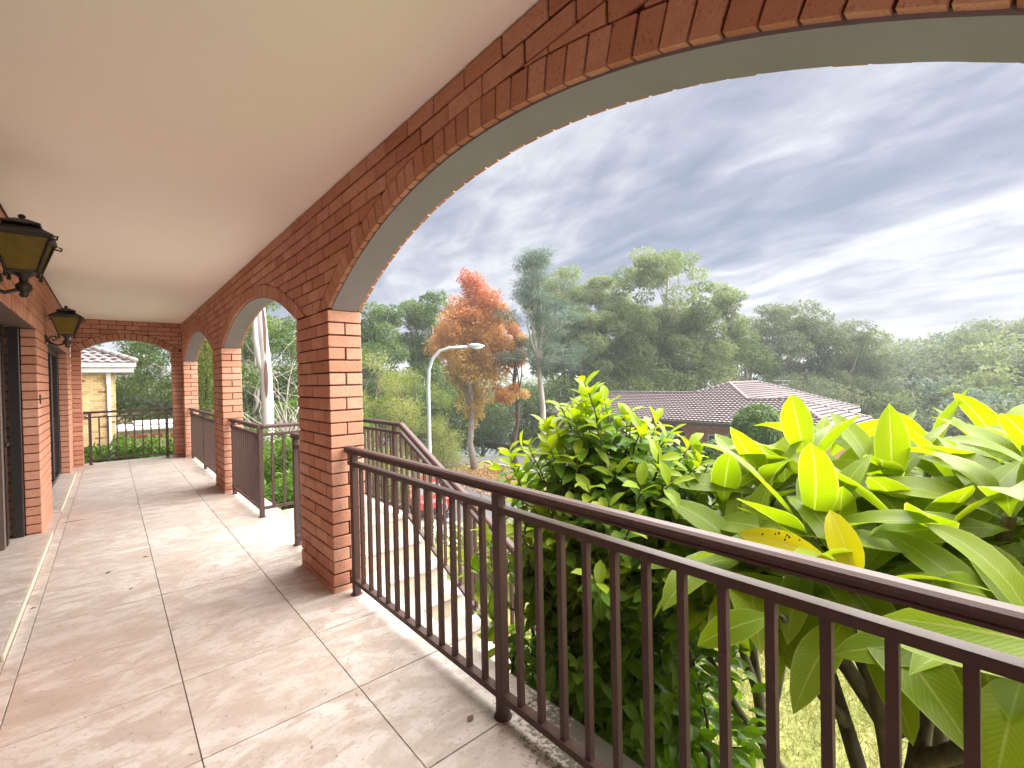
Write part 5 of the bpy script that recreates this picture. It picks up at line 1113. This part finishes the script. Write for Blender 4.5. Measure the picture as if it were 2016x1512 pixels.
def rosette(tip, n, axis, Lm, emin=-.25, emax=1.25, seed=0):
    ax = Vector(axis).normalized(); q = Vector((0, 0, 1)).rotation_difference(ax); tip = Vector(tip); a0 = rgp.uniform(0, 6.28)
    for k in range(n):
        f = k/(n-1); a = a0+k*2.39996+rgp.gauss(0, .12); el = emax+(emin-emax)*f**.8+rgp.gauss(0, .09); d = Vector((math.cos(a)*math.cos(el), math.sin(a)*math.cos(el), math.sin(el))); L = Lm*(.62+.45*math.sin(math.pi*min(1, .25+f*.6)))*rgp.uniform(.88, 1.1)
        nr = Vector((-math.cos(a)*math.sin(el), -math.sin(a)*math.sin(el), math.cos(el))) + Vector((rgp.gauss(0, .18), rgp.gauss(0, .18), rgp.gauss(0, .1)))
        p = tip - ax*(.10*f) + (q @ d)*.012; put(PL[rgp.randrange(len(PL))], p, q @ d, q @ nr, L)
rg2 = random.Random(33)
for nm, (n, ax, L) in {'A': (19, (-.15, .05, 1), .37), 'B': (18, (-.1, .05, 1), .36), 'C': (17, (0, 0, 1), .35), 'D': (16, (-.25, -.1, 1), .34), 'E': (17, (.05, -.05, 1), .37), 'F': (16, (0, -.2, 1), .35), 'G': (15, (-.1, .2, 1), .33), 'H': (17, (.1, .1, 1), .36), 'I': (18, (-.1, 0, 1), .36), 'J': (16, (.1, -.1, 1), .37), 'K': (12, (-.2, .2, .9), .27), 'M': (12, (-.2, .2, 1), .29), 'N': (15, (0, -.2, 1), .36), 'O': (15, (0, -.1, 1), .37)}.items():
    rosette(TIPS[nm], n, ax, L*1.16, -.35, 1.25)
for j, t in enumerate([(2.35, .62, .86), (2.75, .55, .92), (2.05, .52, .72), (2.45, .10, .88), (2.95, .38, .95), (2.25, .30, .80), (2.5, .85, .78), (2.75, 1.02, .72), (1.92, .02, .72), (2.3, -.2, .92), (1.86, .78, .72), (2.0, .95, .62), (2.15, 1.0, .78), (1.85, .55, .86), (2.1, .08, .98), (2.65, .0, 1.0), (2.4, .72, 1.0)]):
    stem([(2.45, .45, -.1), ((2.45+t[0])/2, (.45+t[1])/2-.05, .35), t], .024, .016); rosette(t, 16, (rg2.uniform(-.2, .1), rg2.uniform(-.2, .2), 1), .41, -.35, 1.2)
# single leaves that stand out in the photograph
o = put(PY[0], (1.545, .40, .895), (-.09, .25, .085), (-.75, -.25, .6), .27); o['label'] = 'yellowing leaf with dark spots'
o = put(PY[1], (1.56, .346, .84), (-.02, .05, .19), (-.9, -.35, .15), .22); o['label'] = 'upright yellow leaf'
put(PL[2], (1.375, .49, .77), (-.17, .18, -.05), (-.6, -.2, .8), .25); put(PL[5], (2.30, .40, .97), (.0, .015, 1), (-1, -.25, 0), .34)
put(PL[0], (1.36, -.10, .905), (-.07, .36, .02), (-.55, .05, .85), .36); put(PL[5], (1.37, -.12, .865), (-.09, .36, .0), (-.5, .05, .85), .38); put(PL[1], (1.85, .75, .55), (-.12, .8, .05), (-.4, .0, .9), .32); put(PL[2], (1.85, .70, .50), (-.2, .85, -.05), (-.4, .0, .9), .30)
stem([TIPS['D'], (1.55, -.06, .80), (1.40, -.11, .88)], .014, .008); stem([TIPS['B'], (1.62, .38, .80), (1.55, .38, .87)], .014, .007); stem([TIPS['K'], (1.60, .55, .66), (1.385, .485, .765)], .012, .006)

# ------------------------------------------------------------------ glossy shrub in front of the stairs' foot
gs = tag(empty('glossy_shrub', (1.98, 1.55, -1.48)), 'glossy green leaved shrub growing up behind the near railing', 'shrub'); GO = Vector(gs.location)
def glossy():
    rg = np.random.default_rng(17); shoots = []
    fixed = [((1.76, 1.50, 1.43), .55), ((1.68, 1.98, 1.04), .42), ((2.10, 1.30, 1.22), .45), ((1.80, 1.62, 1.30), .45), ((1.78, 1.72, 1.18), .4), ((1.95, 1.42, 1.22), .42), ((1.66, 1.46, 1.08), .4), ((1.62, 1.24, .88), .3), ((1.60, 1.12, .84), .3), ((1.56, 1.62, .72), .35), ((1.58, 2.10, .58), .4), ((1.50, 2.16, .40), .3), ((1.50, 2.0, .22), .3), ((1.72, 2.2, .95), .4), ((2.2, 1.15, 1.05), .4), ((2.3, 1.3, .9), .4), ((1.90, 1.15, .95), .4), ((1.47, 1.22, .62), .25), ((1.50, 1.95, .05), .3), ((1.52, 1.85, -.15), .3), ((1.72, 1.62, 1.30), .4), ((1.70, 1.52, 1.26), .4), ((1.82, 1.52, 1.37), .45), ((1.86, 1.45, 1.33), .4), ((1.70, 1.72, 1.20), .4), ((1.90, 1.52, 1.28), .4), ((1.96, 1.38, 1.26), .4), ((1.76, 1.42, 1.22), .4), ((1.64, 1.78, 1.10), .35), ((1.88, 1.66, 1.24), .4), ((2.02, 1.34, 1.16), .35), ((1.62, 1.60, 1.12), .35)]
    mb = MB(); O = np.array(GO)
    for e, l in fixed: shoots.append((np.array(e), l, 1))
    while len(shoots) < 300:
        u = unit(rg.normal(size=3)); t = rg.uniform(.45, 1.0); c = np.array([2.02, 1.54, -.05]); e = c+u*t*np.array([.54, .72, 1.2])
        if e[0] < 1.45 or e[2] > 1.12 or e[2] < -1.25 or (e[2] < .3 and rg.random() < .45): continue
        shoots.append((e, rg.uniform(.22, .4), 0))
    while len(shoots) < 470:
        u = unit(rg.normal(size=3)); t = rg.uniform(.5, 1.0); e = np.array([1.92, 1.5, .66])+u*t*np.array([.42, .66, .66])
        if e[0] < 1.45 or e[2] < .35: continue
        shoots.append((e, rg.uniform(.2, .34), 0))
    for j in range(9): a = rg.uniform(0, 6.28); p = np.array([2.0+.12*math.cos(a), 1.55+.15*math.sin(a), -1.5]); q = np.array([1.98+.4*math.cos(a), 1.56+.45*math.sin(a), rg.uniform(-.2, .7)]); mb.tube([x-O for x in limb_path(p, q, rg, 6, .15)], [.02, .018, .015, .012, .009, .006], 6)
    LV = []
    for e, l, fx in shoots:
        c = np.array([2.0, 1.57, e[2]-l*1.1]); out = e-c; out[2] *= 1.3; d = unit(out + np.array([0, 0, .45*(1 if e[2] > 0 else -.1)])); a = e-d*l; path = limb_path(a, e, rg, 5, .12); mb.tube([x-O for x in path], [.0055, .005, .0042, .0034, .0022], 5)
        inner = np.array([2.0, 1.57, a[2]-.25]); mb.tube([x-O for x in limb_path(inner+(a-inner)*.1, a, rg, 4, .15)], [.010, .009, .007, .0055], 5)
        n = int(l/.020); ph = rg.uniform(0, 6.28)
        for k in range(n):
            t = (k+.3)/n; i = min(3, int(t*4)); p = path[i]+(path[i+1]-path[i])*(t*4-i); ph += 2.4+rg.normal()*.25; s0 = np.cross(d, [0, 0, 1.]); s0 = unit(s0) if np.linalg.norm(s0) > .05 else np.array([1., 0, 0]); s1 = np.cross(s0, d); rad_ = s0*math.cos(ph)+s1*math.sin(ph)
            op = .95-.5*t; ld_ = unit(d*(1-op)+rad_*op+np.array([0, 0, -.10 if t < .7 else .12])+rg.normal(size=3)*.12); nr = unit(d*.8-rad_*.2+np.array([0, 0, .55])+rg.normal(size=3)*.25); L = rg.uniform(.085, .135)*(1.05-.3*abs(t-.6)); LV.append((p, ld_, nr, L, t > .72 and (fx or e[2] > .45)))
    # fill of the interior
    for _ in range(2600):
        u = unit(rg.normal(size=3)); t = rg.uniform(.2, .95); p = np.array([2.08, 1.5, -.42])+u*t*np.array([.50, .72, 1.0])
        if p[0] < 1.5: continue
        LV.append((p, unit(u+rg.normal(size=3)*.6+np.array([0, 0, -.3])), unit(rg.normal(size=3)*.5+np.array([0, 0, 1.])), rg.uniform(.07, .11), False))
    mb.build('branches', 'bark_green', gs, smooth=True)
    cp = np.array([0, 0, CAMZ]); LV.sort(key=lambda q: np.linalg.norm(q[0]-cp)/q[3] + (0 if q[0][2] > .2 else 6))
    for p, d, nr, L, young in LV[:290]: put((SYm if young else SLm)[random.randrange(3)], p, d, nr, L, gs, GO)
    for young, msh, nm in ((False, SLm, 'foliage'), (True, SYm, 'young_foliage')):
        rest = [q for q in LV[290:] if q[4] == young]; Vt = []; Ft = []; Ut = []; o = 0; T = []
        for me in msh:
            v = np.empty(len(me.vertices)*3, np.float32); me.vertices.foreach_get('co', v); f = np.array([tuple(p.vertices) for p in me.polygons]); uvl = np.empty(len(me.loops)*2, np.float32); me.uv_layers[0].data.foreach_get('uv', uvl); uvv = np.zeros((len(me.vertices), 2)); uvv[f.ravel()] = uvl.reshape(-1, 2); T.append((v.reshape(-1, 3), f, uvv))
        for i, (p, d, nr, L, y) in enumerate(rest):
            v, f, uvv = T[i % len(T)]; Mx = np.array(leaf_matrix(p-O, d, nr, L)); Vt.append(v @ Mx[:3, :3].T + Mx[:3, 3]); Ft.append(f+o); Ut.append(uvv); o += len(v)
        if rest: tag(link(nm, np_mesh(nm, np.concatenate(Vt), np.concatenate(Ft), 'shrub_young' if young else 'shrub_leaf', uv=np.concatenate(Ut), smooth=True), gs), kind='stuff')
glossy()
# ------------------------------------------------------------------ damp air between the garden and the hillside
def haze():
    t = NT('haze'); t.t.nodes.remove(t.b); v = t.n('ShaderNodeVolumePrincipled'); v.inputs['Color'].default_value = (.90, .95, .98, 1); v.inputs['Density'].default_value = HAZE; v.inputs['Anisotropy'].default_value = 0.
    t.l(v.outputs[0], t.out.inputs['Volume']); mb = MB(); mb.box(-310, 430, -310, 430, -20, 18); o = mb.build('haze', 'haze'); tag(o, 'thin pale haze in the air over the valley', 'haze', kind='stuff')
HAZE = .0011
haze()
